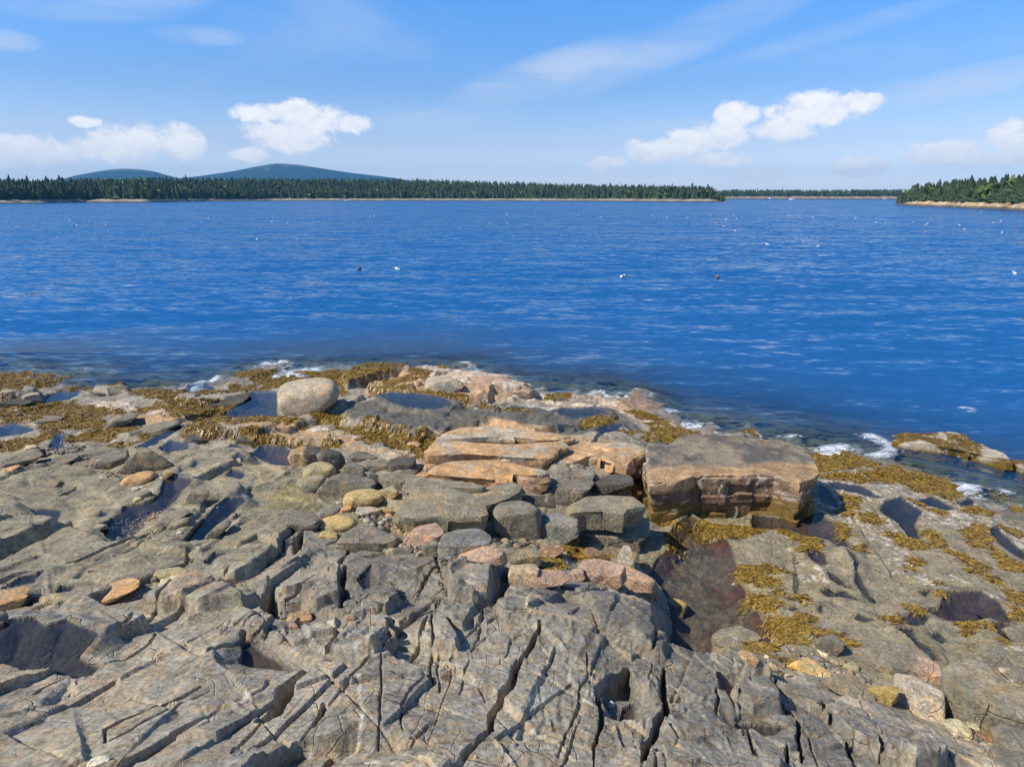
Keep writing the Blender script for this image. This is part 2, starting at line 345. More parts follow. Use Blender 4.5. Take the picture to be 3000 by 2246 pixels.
# ------------------------------------------------------------------ the shore: broad shape from control points
# (u, v, z): height of the ground seen at that place of the photograph
CTRL = [(-500, 1085, 0), (0, 1082, 0), (150, 1090, 0), (300, 1132, 0), (420, 1142, 0), (560, 1140, 0), (660, 1098, 0), (850, 1088, 0.02), (1000, 1085, 0.03), (1100, 1082, 0.05), (1300, 1085, 0.03),
        (1450, 1100, 0), (1560, 1140, 0), (1750, 1160, 0), (1930, 1178, 0), (1985, 1225, 0), (2110, 1272, 0), (2300, 1300, 0), (2420, 1322, 0.0), (2560, 1345, 0.0), (2700, 1390, 0.0), (2850, 1430, 0.0), (3000, 1480, 0.0), (3300, 1560, 0.0),
        (0, 1150, 0.16), (200, 1170, 0.16), (500, 1180, 0.2), (0, 1230, 0.32), (300, 1240, 0.36), (600, 1210, 0.3), (600, 1260, 0.45), (900, 1215, 0.33), (900, 1260, 0.45), (1100, 1160, 0.25), (1300, 1130, 0.33), (1500, 1130, 0.2), (1300, 1190, 0.36), (1600, 1180, 0.2), (1700, 1220, 0.3), (1100, 1240, 0.45),
        (1300, 1270, 0.5), (1500, 1290, 0.55), (1700, 1270, 0.45), (1850, 1260, 0.3), (1500, 1340, 0.62), (1700, 1340, 0.62), (1850, 1340, 0.55), (1250, 1330, 0.55), (1400, 1390, 0.66), (1600, 1400, 0.62),
        (0, 1320, 0.55), (300, 1310, 0.55), (600, 1330, 0.62), (900, 1330, 0.6), (-400, 1330, 0.6), (100, 1400, 0.78), (400, 1400, 0.74), (700, 1400, 0.78), (950, 1420, 0.72), (1150, 1420, 0.7),
        (0, 1500, 0.92), (300, 1480, 0.82), (550, 1500, 0.86), (800, 1500, 0.92), (1000, 1500, 0.74), (1200, 1500, 0.66), (1400, 1500, 0.6), (1600, 1500, 0.52), (1800, 1500, 0.42),
        (0, 1650, 1.12), (300, 1620, 1.08), (600, 1620, 1.08), (850, 1600, 1.1), (1000, 1580, 0.95), (1200, 1570, 0.78), (1400, 1560, 0.66), (1600, 1610, 0.6), (1800, 1630, 0.45), (1000, 1640, 1.15), (1200, 1640, 1.05), (1400, 1620, 0.82),
        (0, 1830, 1.38), (400, 1820, 1.36), (700, 1780, 1.3), (950, 1750, 1.3), (1200, 1720, 1.25), (1400, 1680, 1.2), (1550, 1700, 1.12), (1650, 1740, 1.2), (1800, 1740, 1.22), (1920, 1760, 1.15),
        (0, 2020, 1.6), (500, 2020, 1.6), (1000, 1950, 1.55), (1400, 1900, 1.5), (1700, 1880, 1.42), (1900, 1880, 1.3), (1950, 1960, 1.28),
        (0, 2246, 1.85), (500, 2246, 1.84), (1000, 2246, 1.82), (1500, 2246, 1.76), (1900, 2246, 1.64), (1500, 2080, 1.64), (1850, 2080, 1.48), (-500, 2246, 1.9), (-500, 1800, 1.4), (-600, 1500, 0.95),
        (1950, 1620, 0.29), (2000, 1700, 0.30), (2030, 1800, 0.32), (2060, 1880, 0.36), (2150, 1560, 0.29), (2150, 1660, 0.30), (2200, 1780, 0.33), (2300, 1760, 0.36), (2260, 1650, 0.33), (2350, 1850, 0.52), (1900, 1500, 0.3), (2000, 1540, 0.25), (2250, 1530, 0.22),
        (2000, 1420, 0.25), (2200, 1420, 0.2), (2100, 1350, 0.15), (2350, 1400, 0.12), (2400, 1480, 0.17), (2550, 1400, 0.06), (2600, 1480, 0.15), (2800, 1480, 0.08), (2950, 1540, 0.08), (2600, 1600, 0.3), (2800, 1600, 0.25), (3000, 1640, 0.24),
        (2500, 1750, 0.42), (2750, 1750, 0.42), (3000, 1780, 0.42), (2600, 1880, 0.56), (2850, 1880, 0.55), (3000, 1930, 0.6), (2450, 1930, 0.66), (2700, 2000, 0.72), (2900, 2050, 0.75), (3000, 2120, 0.85), (3300, 1900, 0.55), (3300, 2150, 0.9),
        (2080, 1930, 1.02), (2200, 1960, 1.06), (2400, 2020, 1.08), (2120, 2080, 1.35), (2350, 2120, 1.3), (2600, 2130, 1.1), (2100, 2246, 1.56), (2400, 2246, 1.45), (2700, 2246, 1.22), (3000, 2246, 1.02), (2900, 2180, 0.95), (3300, 2300, 1.0)]
_c = np.array(CTRL, float); _x, _y = on_plane(_c[:, 0], _c[:, 1], _c[:, 2])
pts = [np.stack([_x, _y, _c[:, 2]], 1)]
shore = _c[:24]; sxw, syw = on_plane(shore[:, 0], shore[:, 1], 0.0)
for dy, z in ((1.2, -0.10), (3.0, -0.34), (7.0, -1.1), (16.0, -3.2)):
    pts.append(np.stack([sxw * (1 + dy * 0.012), syw + dy, np.full(len(sxw), z)], 1))
pts.append(np.array([(x, y, 2.1 + 0.02 * abs(x)) for x in (-4, -1.5, 0, 1.5) for y in (0.4, -2.5)] + [(4, 0.4, 1.25), (4, -2.5, 1.5), (-8, 2, 1.8), (-9, 6, 1.05), (8, 3, 0.95), (9, 6, 0.5), (-16, 10, 0.7), (14, 6, 0.2)]))
PC = np.concatenate(pts)
def tps_fit(P, lam):
    n = len(P); d = np.hypot(P[:, None, 0] - P[None, :, 0], P[:, None, 1] - P[None, :, 1])
    K = d ** 2 * np.log(d + 1e-9) + lam * np.eye(n); Q = np.c_[np.ones(n), P[:, :2]]
    A = np.block([[K, Q], [Q.T, np.zeros((3, 3))]]); return np.linalg.solve(A, np.r_[P[:, 2], 0, 0, 0])
_coef = tps_fit(PC, 0.06)
def base_z(X, Y):
    sh = np.shape(X); X = np.ravel(X).astype(float); Y = np.ravel(Y).astype(float); out = np.empty(X.shape)
    for s in range(0, len(X), 60000):
        x = X[s:s + 60000]; y = Y[s:s + 60000]
        d2 = (x[:, None] - PC[None, :, 0]) ** 2 + (y[:, None] - PC[None, :, 1]) ** 2
        out[s:s + 60000] = (0.5 * d2 * np.log(d2 + 1e-12)) @ _coef[:-3] + _coef[-3] + _coef[-2] * x + _coef[-1] * y
    return out.reshape(sh)

# ---- a fan-shaped grid: fine close by, coarse far off
NC = 930
ANG = np.radians(np.linspace(-46, 46, NC))
rr = [1.25]
while rr[-1] < 27:
    r = rr[-1]; hgt = 2.4 + 1.8 * min(1, max(0, (r - 2.5) / 9)); dl = math.atan2(hgt, r)
    k = 0.00127 / (math.sin(dl) * math.cos(dl)) * (1.0 if r < 18 else 3.0) * (1.0 if r > 2.2 else 2.5)
    rr.append(r * (1 + min(k, 0.03)))
RR = np.array(rr); NR = len(RR)
GX = RR[:, None] * np.sin(ANG)[None, :]; GY = RR[:, None] * np.cos(ANG)[None, :]
# the broad shape varies slowly: evaluate it on every 6th line and interpolate
ri = np.unique(np.r_[np.arange(0, NR, 6), NR - 1]); ci_ = np.unique(np.r_[np.arange(0, NC, 6), NC - 1])
zb = base_z(GX[np.ix_(ri, ci_)], GY[np.ix_(ri, ci_)])
tmp = np.stack([np.interp(np.arange(NC), ci_, row) for row in zb]); BZ = np.stack([np.interp(np.arange(NR), ri, tmp[:, j]) for j in range(NC)], 1)
def grid_sample(F, x, y):
    a = (np.arctan2(x, y) - ANG[0]) / (ANG[1] - ANG[0]); r = np.interp(np.hypot(x, y), RR, np.arange(NR))
    a = np.clip(a, 0, NC - 1.001); r = np.clip(r, 0, NR - 1.001); i = np.floor(r).astype(int); j = np.floor(a).astype(int); fi = r - i; fj = a - j
    return (F[i, j] * (1 - fj) + F[i, j + 1] * fj) * (1 - fi) + (F[i + 1, j] * (1 - fj) + F[i + 1, j + 1] * fj) * fi
def hit(u, v, F):
    """where the line of sight through (u, v) meets the height field F"""
    d = ray(u, v); sh = d.shape[:-1]; d = d.reshape(-1, 3); lo = np.full(len(d), 1.5); t = lo.copy(); done = np.zeros(len(d), bool)
    for s in range(700):
        p = d * t[:, None]; gz = grid_sample(F, p[:, 0], p[:, 1]); under = (CAM_Z + p[:, 2]) < gz
        done |= under; st = np.where(done, 0, 0.02 + 0.004 * t); t = t + st
        if done.all() or t.min() > 30: break
    p = d * t[:, None]; return p[:, 0].reshape(sh), p[:, 1].reshape(sh)
def wpoly(crop, pts, F=None):
    p = px(crop, pts); x, y = hit(p[:, 0], p[:, 1], BZ if F is None else F); return np.stack([x, y], 1)

# ---- zones
def zone(poly, soft):
    return sstep(poly_sdf(GX, GY, wpoly(0, poly), soft * 1.5), -soft, soft)
Z_FR = zone([(880, 1560), (1250, 1590), (1500, 1640), (1940, 1720), (1990, 1880), (2150, 1930), (2480, 1990), (2700, 2130), (2900, 2300), (420, 2300), (600, 2080), (640, 1900), (780, 1700)], 0.16)
Z_PL = zone([(1960, 1600), (1930, 1480), (2380, 1300), (2600, 1300), (3300, 1350), (3300, 2000), (2950, 2060), (2600, 2000), (2350, 1930), (2080, 1890), (2000, 1760)], 0.16)
Z_LE = zone([(-600, 1060), (1400, 1060), (2000, 1170), (2400, 1300), (1930, 1400), (1850, 1450), (1300, 1430), (1150, 1400), (860, 1340), (500, 1305), (250, 1300), (-600, 1310)], 0.2)
Z_SM = np.clip(1 - Z_FR - Z_PL - Z_LE, 0, 1)

TH = math.radians(15.0)                       # the main joint set runs 15 degrees off the view axis
ca, sa = math.cos(TH), math.sin(TH)
A_ = GX * sa + GY * ca; C_ = GX * ca - GY * sa      # along / across the joints
WX = fbm(GX * 0.9, GY * 0.9, 3, 3) * 0.16; WY = fbm(GX * 0.9 + 9, GY * 0.9, 3, 4) * 0.16
WF = fbm(GX * 2.6, GY * 2.6, 3, 5, 0.4) * 0.026; WG = fbm(GX * 2.6 + 4, GY * 2.6, 3, 6, 0.4) * 0.026
def bricks(al, ac, wa, wc, seed, skew=0.25):
    """joint-bounded blocks: strips across, irregular breaks along; returns ids, local coords, edge distances"""
    q = ac / wc; k0 = np.floor(q).astype(np.int64)
    def bnd(k): return k + 0.7 * (h2(k, k * 0 + 7, seed) - 0.5)
    k = np.where(q < bnd(k0), k0 - 1, np.where(q >= bnd(k0 + 1), k0 + 1, k0)); b0 = bnd(k); b1 = bnd(k + 1)
    wcell = (b1 - b0); lc = (q - (b0 + b1) / 2) * wc; ec = np.minimum(q - b0, b1 - q) * wc
    wl = wa * (0.55 + 0.9 * h2(k, k * 0 + 3, seed + 1)); p = (al + skew * (h2(k, k * 0 + 9, seed + 4) - 0.3) * 2.5 * lc) / wl + h2(k, k * 0 + 1, seed + 2) * 9; j0 = np.floor(p).astype(np.int64)
    def bj(j): return j + 0.7 * (h2(j, k, seed + 3) - 0.5)
    j = np.where(p < bj(j0), j0 - 1, np.where(p >= bj(j0 + 1), j0 + 1, j0)); c0 = bj(j); c1 = bj(j + 1)
    la = (p - (c0 + c1) / 2) * wl; ea = np.minimum(p - c0, c1 - p) * wl
    return k, j, la, lc, ea, ec
SPC = 0.0034 * np.hypot(GX, GY)              # what the grid can resolve
def block_relief(wa, wc, off, tilt, seed, warp=1.0, crack=0.05, cw=0.012, keep=0.6, rot=0.0):
    cr, sr = math.cos(rot), math.sin(rot); P_, Q_ = A_ + warp * WX + 0.5 * WF, C_ + warp * WY + 0.5 * WG
    k, j, la, lc, ea, ec = bricks(P_ * cr + Q_ * sr, Q_ * cr - P_ * sr, wa, wc, seed)
    o = (h2(k, j, seed + 11) - 0.5) * 2 * off; ta = (h2(k, j, seed + 12) - 0.5) * 2 * tilt; tcx = (h2(k, j, seed + 13) - 0.45) * 2 * tilt
    e = np.minimum(ea, ec); z = (o + ta * la + tcx * lc) * sstep(e, 0, 1.5 * SPC)
    on = sstep(fbm(GX * 1.7, GY * 1.7, 2, seed + 20), 0.1 - keep, 0.35 - keep)
    wv = cw * (0.5 + 1.2 * h2(k, j, seed + 14)); wr = np.maximum(wv, 0.8 * SPC)
    return z, -crack * on * np.sqrt(wv / wr) * (1 - sstep(e, wr * 0.3, wr * 1.3)), h2(k, j, seed + 15)
def cell_relief(sa_, sc_, off, tilt, seed, crack=0.02, cw=0.1, keep=0.5):
    ia, ib, cx, cy, e, pair = voronoi((A_ + 0.2 * WX + 0.5 * WF) / sa_, (C_ + 0.2 * WY + 0.5 * WG) / sc_, seed)
    dx = (A_ + 0.2 * WX) / sa_ - cx; dy = (C_ + 0.2 * WY) / sc_ - cy
    z = (h2(ia, ib, seed + 2) - 0.5) * 2 * off + (h2(ia, ib, seed + 3) - 0.5) * 2 * tilt * sa_ * dx + (h2(ia, ib, seed + 4) - 0.5) * 2 * tilt * sc_ * dy
    em = e * min(sa_, sc_); z = z * sstep(em, 0, 1.5 * SPC); wv = cw * min(sa_, sc_); wr = np.maximum(wv, 1.1 * SPC)
    return z, -crack * (pair < keep) * np.sqrt(wv / wr) * (1 - sstep(em, wr * 0.2, wr)), h2(ia, ib, seed + 6)
f1 = fbm(GX * 0.6, GY * 0.6, 4, 30); f2 = fbm(GX * 2.2, GY * 2.2, 4, 31); f3 = fbm(GX * 9, GY * 9, 4, 32); f4 = fbm(GX * 34, GY * 34, 3, 33)
stri = fbm(A_ * 1.1, C_ * 9.0 + WY * 20, 4, 34); stri2 = fbm(A_ * 4, C_ * 30, 3, 35)
rg = fbm(GX * 5.0, GY * 5.0, 4, 36, ridge=True)
rough = sstep(fbm(GX * 1.1 + 5, GY * 1.1, 3, 37), -0.25, 0.3)        # where the surface is shattered rather than plane
b1, k1, id1 = block_relief(1.15, 0.42, 0.014, 0.07, 101, 0.2, 0.045, 0.004, 0.18)
b5, k5, id9 = block_relief(0.95, 0.6, 0.012, 0.08, 501, 0.2, 0.035, 0.004, 0.15, rot=-0.9)
c1, q1, id2 = cell_relief(0.36, 0.24, 0.007, 0.12, 111, 0.015, 0.018, 0.35)
c2, q2, id3 = cell_relief(0.13, 0.085, 0.004, 0.24, 121, 0.008, 0.04, 0.35)
c0, q0, id0 = cell_relief(0.85, 0.55, 0.02, 0.13, 131, 0.04, 0.012, 0.5)
H_FR = b1 * 0.8 + k1 + b5 * 0.8 + k5 + c0 + q0 + c1 * (0.35 + 0.65 * rough) + q1 + c2 * rough + q2 * (0.3 + 0.7 * rough) + f2 * 0.006 + f3 * 0.002 + f4 * 0.0015 + rg * 0.003 * rough
b2, k2, id4 = block_relief(2.3, 0.75, 0.022, 0.06, 201, 0.4, 0.05, 0.010, 0.15)
c3, q3, id5 = cell_relief(0.6, 0.25, 0.010, 0.09, 211, 0.015, 0.025, 0.3)
rsm = sstep(fbm(GX * 0.9 + 15, GY * 0.9, 3, 38), 0.0, 0.4)
H_SM = b2 + k2 + c3 * (0.2 + 0.8 * rsm) + q3 * (0.3 + 0.7 * rsm) + c2 * rsm * 0.6 + f2 * 0.014 + stri * 0.010 + stri2 * 0.003 + f3 * 0.002 + f4 * 0.001 + 0.5 * (c0 + b5)
b3, k3, id6 = block_relief(1.6, 1.1, 0.045, 0.06, 301, 0.7, 0.04, 0.016, 0.2)
c4, q4, id7 = cell_relief(0.5, 0.5, 0.025, 0.15, 311, 0.03, 0.03, 0.4)
H_LE = b3 + k3 + c4 * 0.8 + q4 + f2 * 0.05 + f3 * 0.015 + f4 * 0.004
b4, k4, id8 = block_relief(2.0, 0.9, 0.016, 0.03, 401, 0.7, 0.03, 0.012, 0.1)
H_PL = b4 + k4 * 0.7 + f2 * 0.022 + f3 * 0.006 + f4 * 0.0015 + stri * 0.008
HZ = BZ + H_FR * Z_FR + H_SM * Z_SM + H_LE * Z_LE + H_PL * Z_PL
HZ = np.where(BZ < -0.15, BZ + (HZ - BZ) * 0.6, HZ)

# ---- blocks standing proud of the bedrock and hollows in it: (crop, outline, height, edge width)
PLATES = [('D', [(-150, 280), (150, 250), (280, 310), (480, 400), (520, 425), (330, 520), (100, 620), (-150, 720)], 0.13, 0.02),
          ('D', [(-150, 760), (200, 590), (420, 500), (660, 400), (710, 395), (715, 430), (400, 560), (200, 640), (-150, 800)], -0.10, 0.03),
          ('D', [(0, 930), (120, 880), (300, 850), (240, 900), (60, 990), (-50, 1010), (-50, 950)], -0.12, 0.03),
          ('E', [(-260, 700), (0, 600), (150, 530), (400, 530), (560, 600), (700, 590), (850, 640), (700, 710), (270, 760), (100, 740), (-100, 760)], 0.16, 0.018),
          ('E', [(430, 190), (640, 0), (800, -120), (1200, -60), (1210, 10), (1030, 180), (840, 100), (650, 210)], 0.08, 0.014),
          ('E', [(140, 470), (180, 400), (340, 220), (560, 250), (840, 130), (1010, 210), (890, 360), (620, 480), (480, 450)], 0.06, 0.014),
          ('E', [(870, 650), (980, 530), (1030, 650), (1290, 640), (1230, 740), (1050, 810), (940, 750)], -0.26, 0.03),
          ('E', [(560, 600), (570, 540), (880, 520), (980, 520), (870, 640), (740, 600)], 0.07, 0.015),
          ('E', [(1240, 700), (1360, 570), (1560, 470), (1680, 450), (1650, 680), (1540, 700), (1420, 760)], 0.12, 0.02),
          ('E', [(1260, 900), (1500, 870), (1620, 900), (1620, 1080), (1500, 1250), (1360, 1160), (1280, 1000)], 0.06, 0.02),
          (6, [(355, 560), (400, 480), (540, 365), (600, 470), (605, 500), (520, 580), (370, 585)], 0.14, 0.014),
          (6, [(160, 860), (250, 720), (350, 640), (510, 650), (590, 735), (440, 885), (300, 880)], 0.15, 0.014),
          (6, [(700, 710), (800, 570), (870, 585), (985, 740), (975, 820), (860, 790), (780, 760)], 0.11, 0.014),
          (6, [(860, 480), (940, 450), (1060, 470), (1090, 520), (1010, 660), (940, 640)], 0.08, 0.014),
          (6, [(900, 330), (1000, 180), (1070, 150), (1250, 220), (1260, 330), (1190, 470), (1090, 500), (940, 480)], 0.16, 0.02),
          (6, [(1240, 250), (1320, 220), (1300, 350), (1230, 460), (1170, 470)], -0.22, 0.03),
          (6, [(1420, 540), (1460, 440), (1530, 340), (1640, 340), (1630, 420), (1560, 480)], 0.06, 0.02),
          (6, [(1880, 1060), (1930, 1010), (2090, 890), (2130, 1000), (2100, 1190), (2000, 1180), (1950, 1130)], -0.2, 0.025),
          (6, [(1480, 1290), (1520, 1230), (1650, 1220), (1690, 1250), (1640, 1300)], -0.035, 0.02),
          (7, [(165, 1080), (260, 940), (350, 1050), (360, 1200), (270, 1260), (170, 1260)], 0.05, 0.02),
          (7, [(870, 1130), (980, 950), (1100, 940), (1250, 1130), (1240, 1230), (1050, 1240)], 0.12, 0.02),
          (7, [(770, 1000), (960, 1000), (880, 1110), (790, 1110)], -0.08, 0.025),
          (7, [(890, 1250), (960, 1235), (1150, 1260), (1285, 1300), (1220, 1360), (1040, 1350)], -0.12, 0.02),
          (7, [(120, 640), (260, 545), (380, 600), (410, 700), (380, 880), (280, 860), (130, 720)], 0.08, 0.03),
          (5, [(1540, 720), (1570, 600), (1600, 585), (1700, 640), (1800, 680), (1940, 780), (1850, 760), (1700, 745)], -0.12, 0.03),
          (1, [(0, 880), (200, 800), (420, 800), (640, 850), (790, 900), (830, 960), (700, 1000), (420, 930), (100, 900)], 0.05, 0.05),
          (1, [(390, 920), (440, 900), (520, 960), (830, 970), (720, 1010), (400, 1000)], -0.03, 0.012),
          (1, [(1100, 1090), (1220, 1000), (1350, 950), (1560, 950), (1600, 1000), (1330, 1040), (1300, 1130), (1210, 1200), (1240, 1120)], 0.09, 0.03),
          (2, [(450, 480), (520, 440), (700, 400), (1050, 400), (1300, 470), (1500, 500), (1850, 500), (2000, 560), (1700, 620), (1400, 560), (1150, 570), (1080, 640), (880, 640), (600, 580), (480, 560)], 0.17, 0.03),
          (2, [(440, 260), (560, 210), (820, 185), (890, 195), (880, 215), (620, 270), (480, 320)], 0.3, 0.04),
          (2, [(600, 330), (800, 260), (900, 200), (1100, 185), (1220, 230), (1650, 300), (1700, 330), (1600, 360), (1430, 350), (1400, 390), (1200, 400), (900, 390)], 0.22, 0.06),
          (2, [(1000, 740), (1060, 640), (1200, 650), (1500, 680), (1860, 640), (1870, 680), (1740, 740), (1500, 740), (1200, 720)], 0.15, 0.03),
          (1, [(1050, 440), (1200, 390), (1310, 370), (1600, 340), (1620, 370), (1400, 420), (1200, 440)], 0.2, 0.03),
          (1, [(0, 390), (150, 365), (165, 340), (250, 345), (250, 400), (0, 410)], 0.24, 0.03),
          (1, [(610, 330), (650, 310), (800, 300), (840, 330), (700, 345)], 0.2, 0.03),
          (1, [(1190, 600), (1330, 580), (1500, 600), (1760, 600), (1900, 640), (2150, 620), (2200, 680), (1700, 660), (1540, 640), (1300, 640)], 0.2, 0.04),
          (3, [(690, 640), (820, 560), (810, 1000), (720, 1000), (690, 860)], -0.25, 0.06)]
def blur(F, n=1):
    for _ in range(n):
        F = F.copy(); F[1:-1] = 0.25 * F[:-2] + 0.5 * F[1:-1] + 0.25 * F[2:]; F[:, 1:-1] = 0.25 * F[:, :-2] + 0.5 * F[:, 1:-1] + 0.25 * F[:, 2:]
    return F
for crop, poly, h, ew in PLATES:
    w = wpoly(crop, poly); sd = poly_sdf(GX + 1.2 * WF, GY + 1.2 * WG, w, 0.3)
    ew_ = np.maximum(0.8 * ew, 1.15 * SPC); HZ = HZ + 0.72 * h * sstep(sd, -ew_, ew_)
# ---- open joints and hairline cracks: (crop, line, half width, depth)
CRACKS = [(6, [(1020, 1500), (1180, 1300), (1210, 1170), (1290, 1060), (1380, 900), (1470, 740), (1500, 640)], 0.022, 0.14),
          (6, [(1900, 1370), (1915, 1250), (1885, 1080), (1880, 1050)], 0.016, 0.16), (6, [(440, 1360), (460, 1200), (490, 890)], 0.005, 0.03), (6, [(805, 960), (805, 780), (820, 560)], 0.008, 0.05),
          (6, [(855, 1020), (855, 790)], 0.005, 0.03), (6, [(980, 1060), (1000, 960), (1060, 880)], 0.004, 0.025), (6, [(640, 1420), (780, 1260)], 0.004, 0.02), (6, [(600, 1300), (625, 1150), (680, 1020), (800, 900)], 0.004, 0.025),
          (6, [(1060, 830), (1100, 700), (1130, 560), (1120, 490)], 0.006, 0.04), (6, [(1260, 900), (1310, 800), (1320, 690)], 0.004, 0.02), (6, [(1640, 1480), (1700, 1300), (1760, 1080), (1820, 960), (1815, 800)], 0.005, 0.03),
          (6, [(1870, 1540), (1880, 1400), (1900, 1370)], 0.006, 0.05), (6, [(250, 700), (420, 480), (560, 350)], 0.006, 0.05), (6, [(700, 420), (820, 260), (960, 190)], 0.008, 0.06), (6, [(640, 880), (700, 760), (780, 640), (860, 420)], 0.008, 0.06),
          (5, [(1700, 1130), (1780, 1090), (1900, 920), (2030, 800)], 0.04, 0.2), (5, [(520, 750), (650, 660), (760, 580), (880, 480), (1040, 350), (1220, 230)], 0.010, 0.06), (5, [(240, 960), (300, 900), (430, 840)], 0.008, 0.05),
          (5, [(630, 800), (800, 720), (960, 630), (1000, 550)], 0.010, 0.06), (5, [(900, 1100), (1010, 1090), (1150, 1020), (1290, 930)], 0.012, 0.06), (5, [(1500, 1400), (1560, 1300), (1700, 1150)], 0.010, 0.06), (5, [(2050, 1190), (2110, 1070)], 0.018, 0.1),
          (5, [(690, 1310), (680, 1220), (800, 1160), (1000, 1090)], 0.008, 0.05), (5, [(2120, 1420), (2145, 1320)], 0.02, 0.1), (5, [(700, 1310), (900, 1190), (1130, 1080), (1330, 960)], 0.004, 0.02),
          (7, [(240, 1650), (300, 1450), (370, 1300), (390, 1180), (375, 1050), (390, 920)], 0.020, 0.16), (7, [(1390, 1650), (1400, 1450), (1370, 1260)], 0.014, 0.12), (7, [(1285, 1650), (1280, 1500)], 0.01, 0.08), (7, [(980, 1480), (970, 1400)], 0.006, 0.04),
          (7, [(1060, 1650), (1050, 1560)], 0.012, 0.06), (7, [(760, 1240), (790, 1160), (760, 1100)], 0.01, 0.06), (7, [(1210, 1000), (1260, 1150), (1330, 1230)], 0.012, 0.08), (7, [(400, 1300), (500, 1280), (620, 1300)], 0.003, 0.015),
          (8, [(280, 1130), (420, 1330), (500, 1500), (560, 1650)], 0.020, 0.10), (8, [(330, 1080), (560, 1330), (700, 1460), (760, 1620)], 0.02, 0.09), (8, [(60, 1200), (100, 1350), (110, 1640)], 0.012, 0.09),
          ('D', [(560, 180), (640, 130), (700, 90)], 0.02, 0.06), ('D', [(530, 70), (620, 40)], 0.02, 0.06), ('D', [(900, 770), (1150, 690), (1420, 550)], 0.006, 0.03), ('D', [(840, 880), (1000, 850)], 0.012, 0.03), ('D', [(1000, 660), (1290, 560), (1440, 500)], 0.008, 0.04),
          ('D', [(0, 1500), (220, 1330), (400, 1230)], 0.006, 0.04), ('D', [(1650, 820), (1750, 660), (1950, 610)], 0.01, 0.05), ('B', [(560, 500), (690, 470), (920, 500)], 0.006, 0.03),
          ('E', [(1190, 210), (1290, 60)], 0.035, 0.16), ('E', [(1640, 380), (1740, 180)], 0.022, 0.1), ('E', [(1650, 720), (1670, 560), (1690, 420)], 0.03, 0.15), ('E', [(880, 370), (1040, 210), (1230, 0)], 0.012, 0.08), ('E', [(480, 510), (620, 490), (730, 460)], 0.008, 0.05),
          ('E', [(30, 590), (170, 520)], 0.012, 0.06), ('E', [(400, 480), (520, 470), (560, 420)], 0.008, 0.05), ('E', [(910, 1100), (970, 980)], 0.01, 0.05), ('E', [(1330, 1040), (1500, 930)], 0.005, 0.03), ('E', [(720, 980), (870, 800)], 0.005, 0.03), ('E', [(500, 1040), (600, 880)], 0.003, 0.015)]
CRK = np.zeros_like(GX)
for crop, ln, w, dp in CRACKS:
    d, t = line_dist(GX + 1.6 * WF, GY + 1.6 * WG, wpoly(crop, ln), 0.12)
    dp = dp * 0.75; w = np.maximum(w, 0.8 * SPC); ww = w * (0.55 + 0.45 * np.sin(np.pi * np.clip(t, 0.03, 0.97)) + 0.6 * f3)
    c = (1 - sstep(d, ww * 0.45, ww * 1.25)); HZ = HZ - dp * c; CRK = np.maximum(CRK, c)

HZ = HZ + (f4 * 0.0015 + 0.002 * rg * rough * Z_FR)
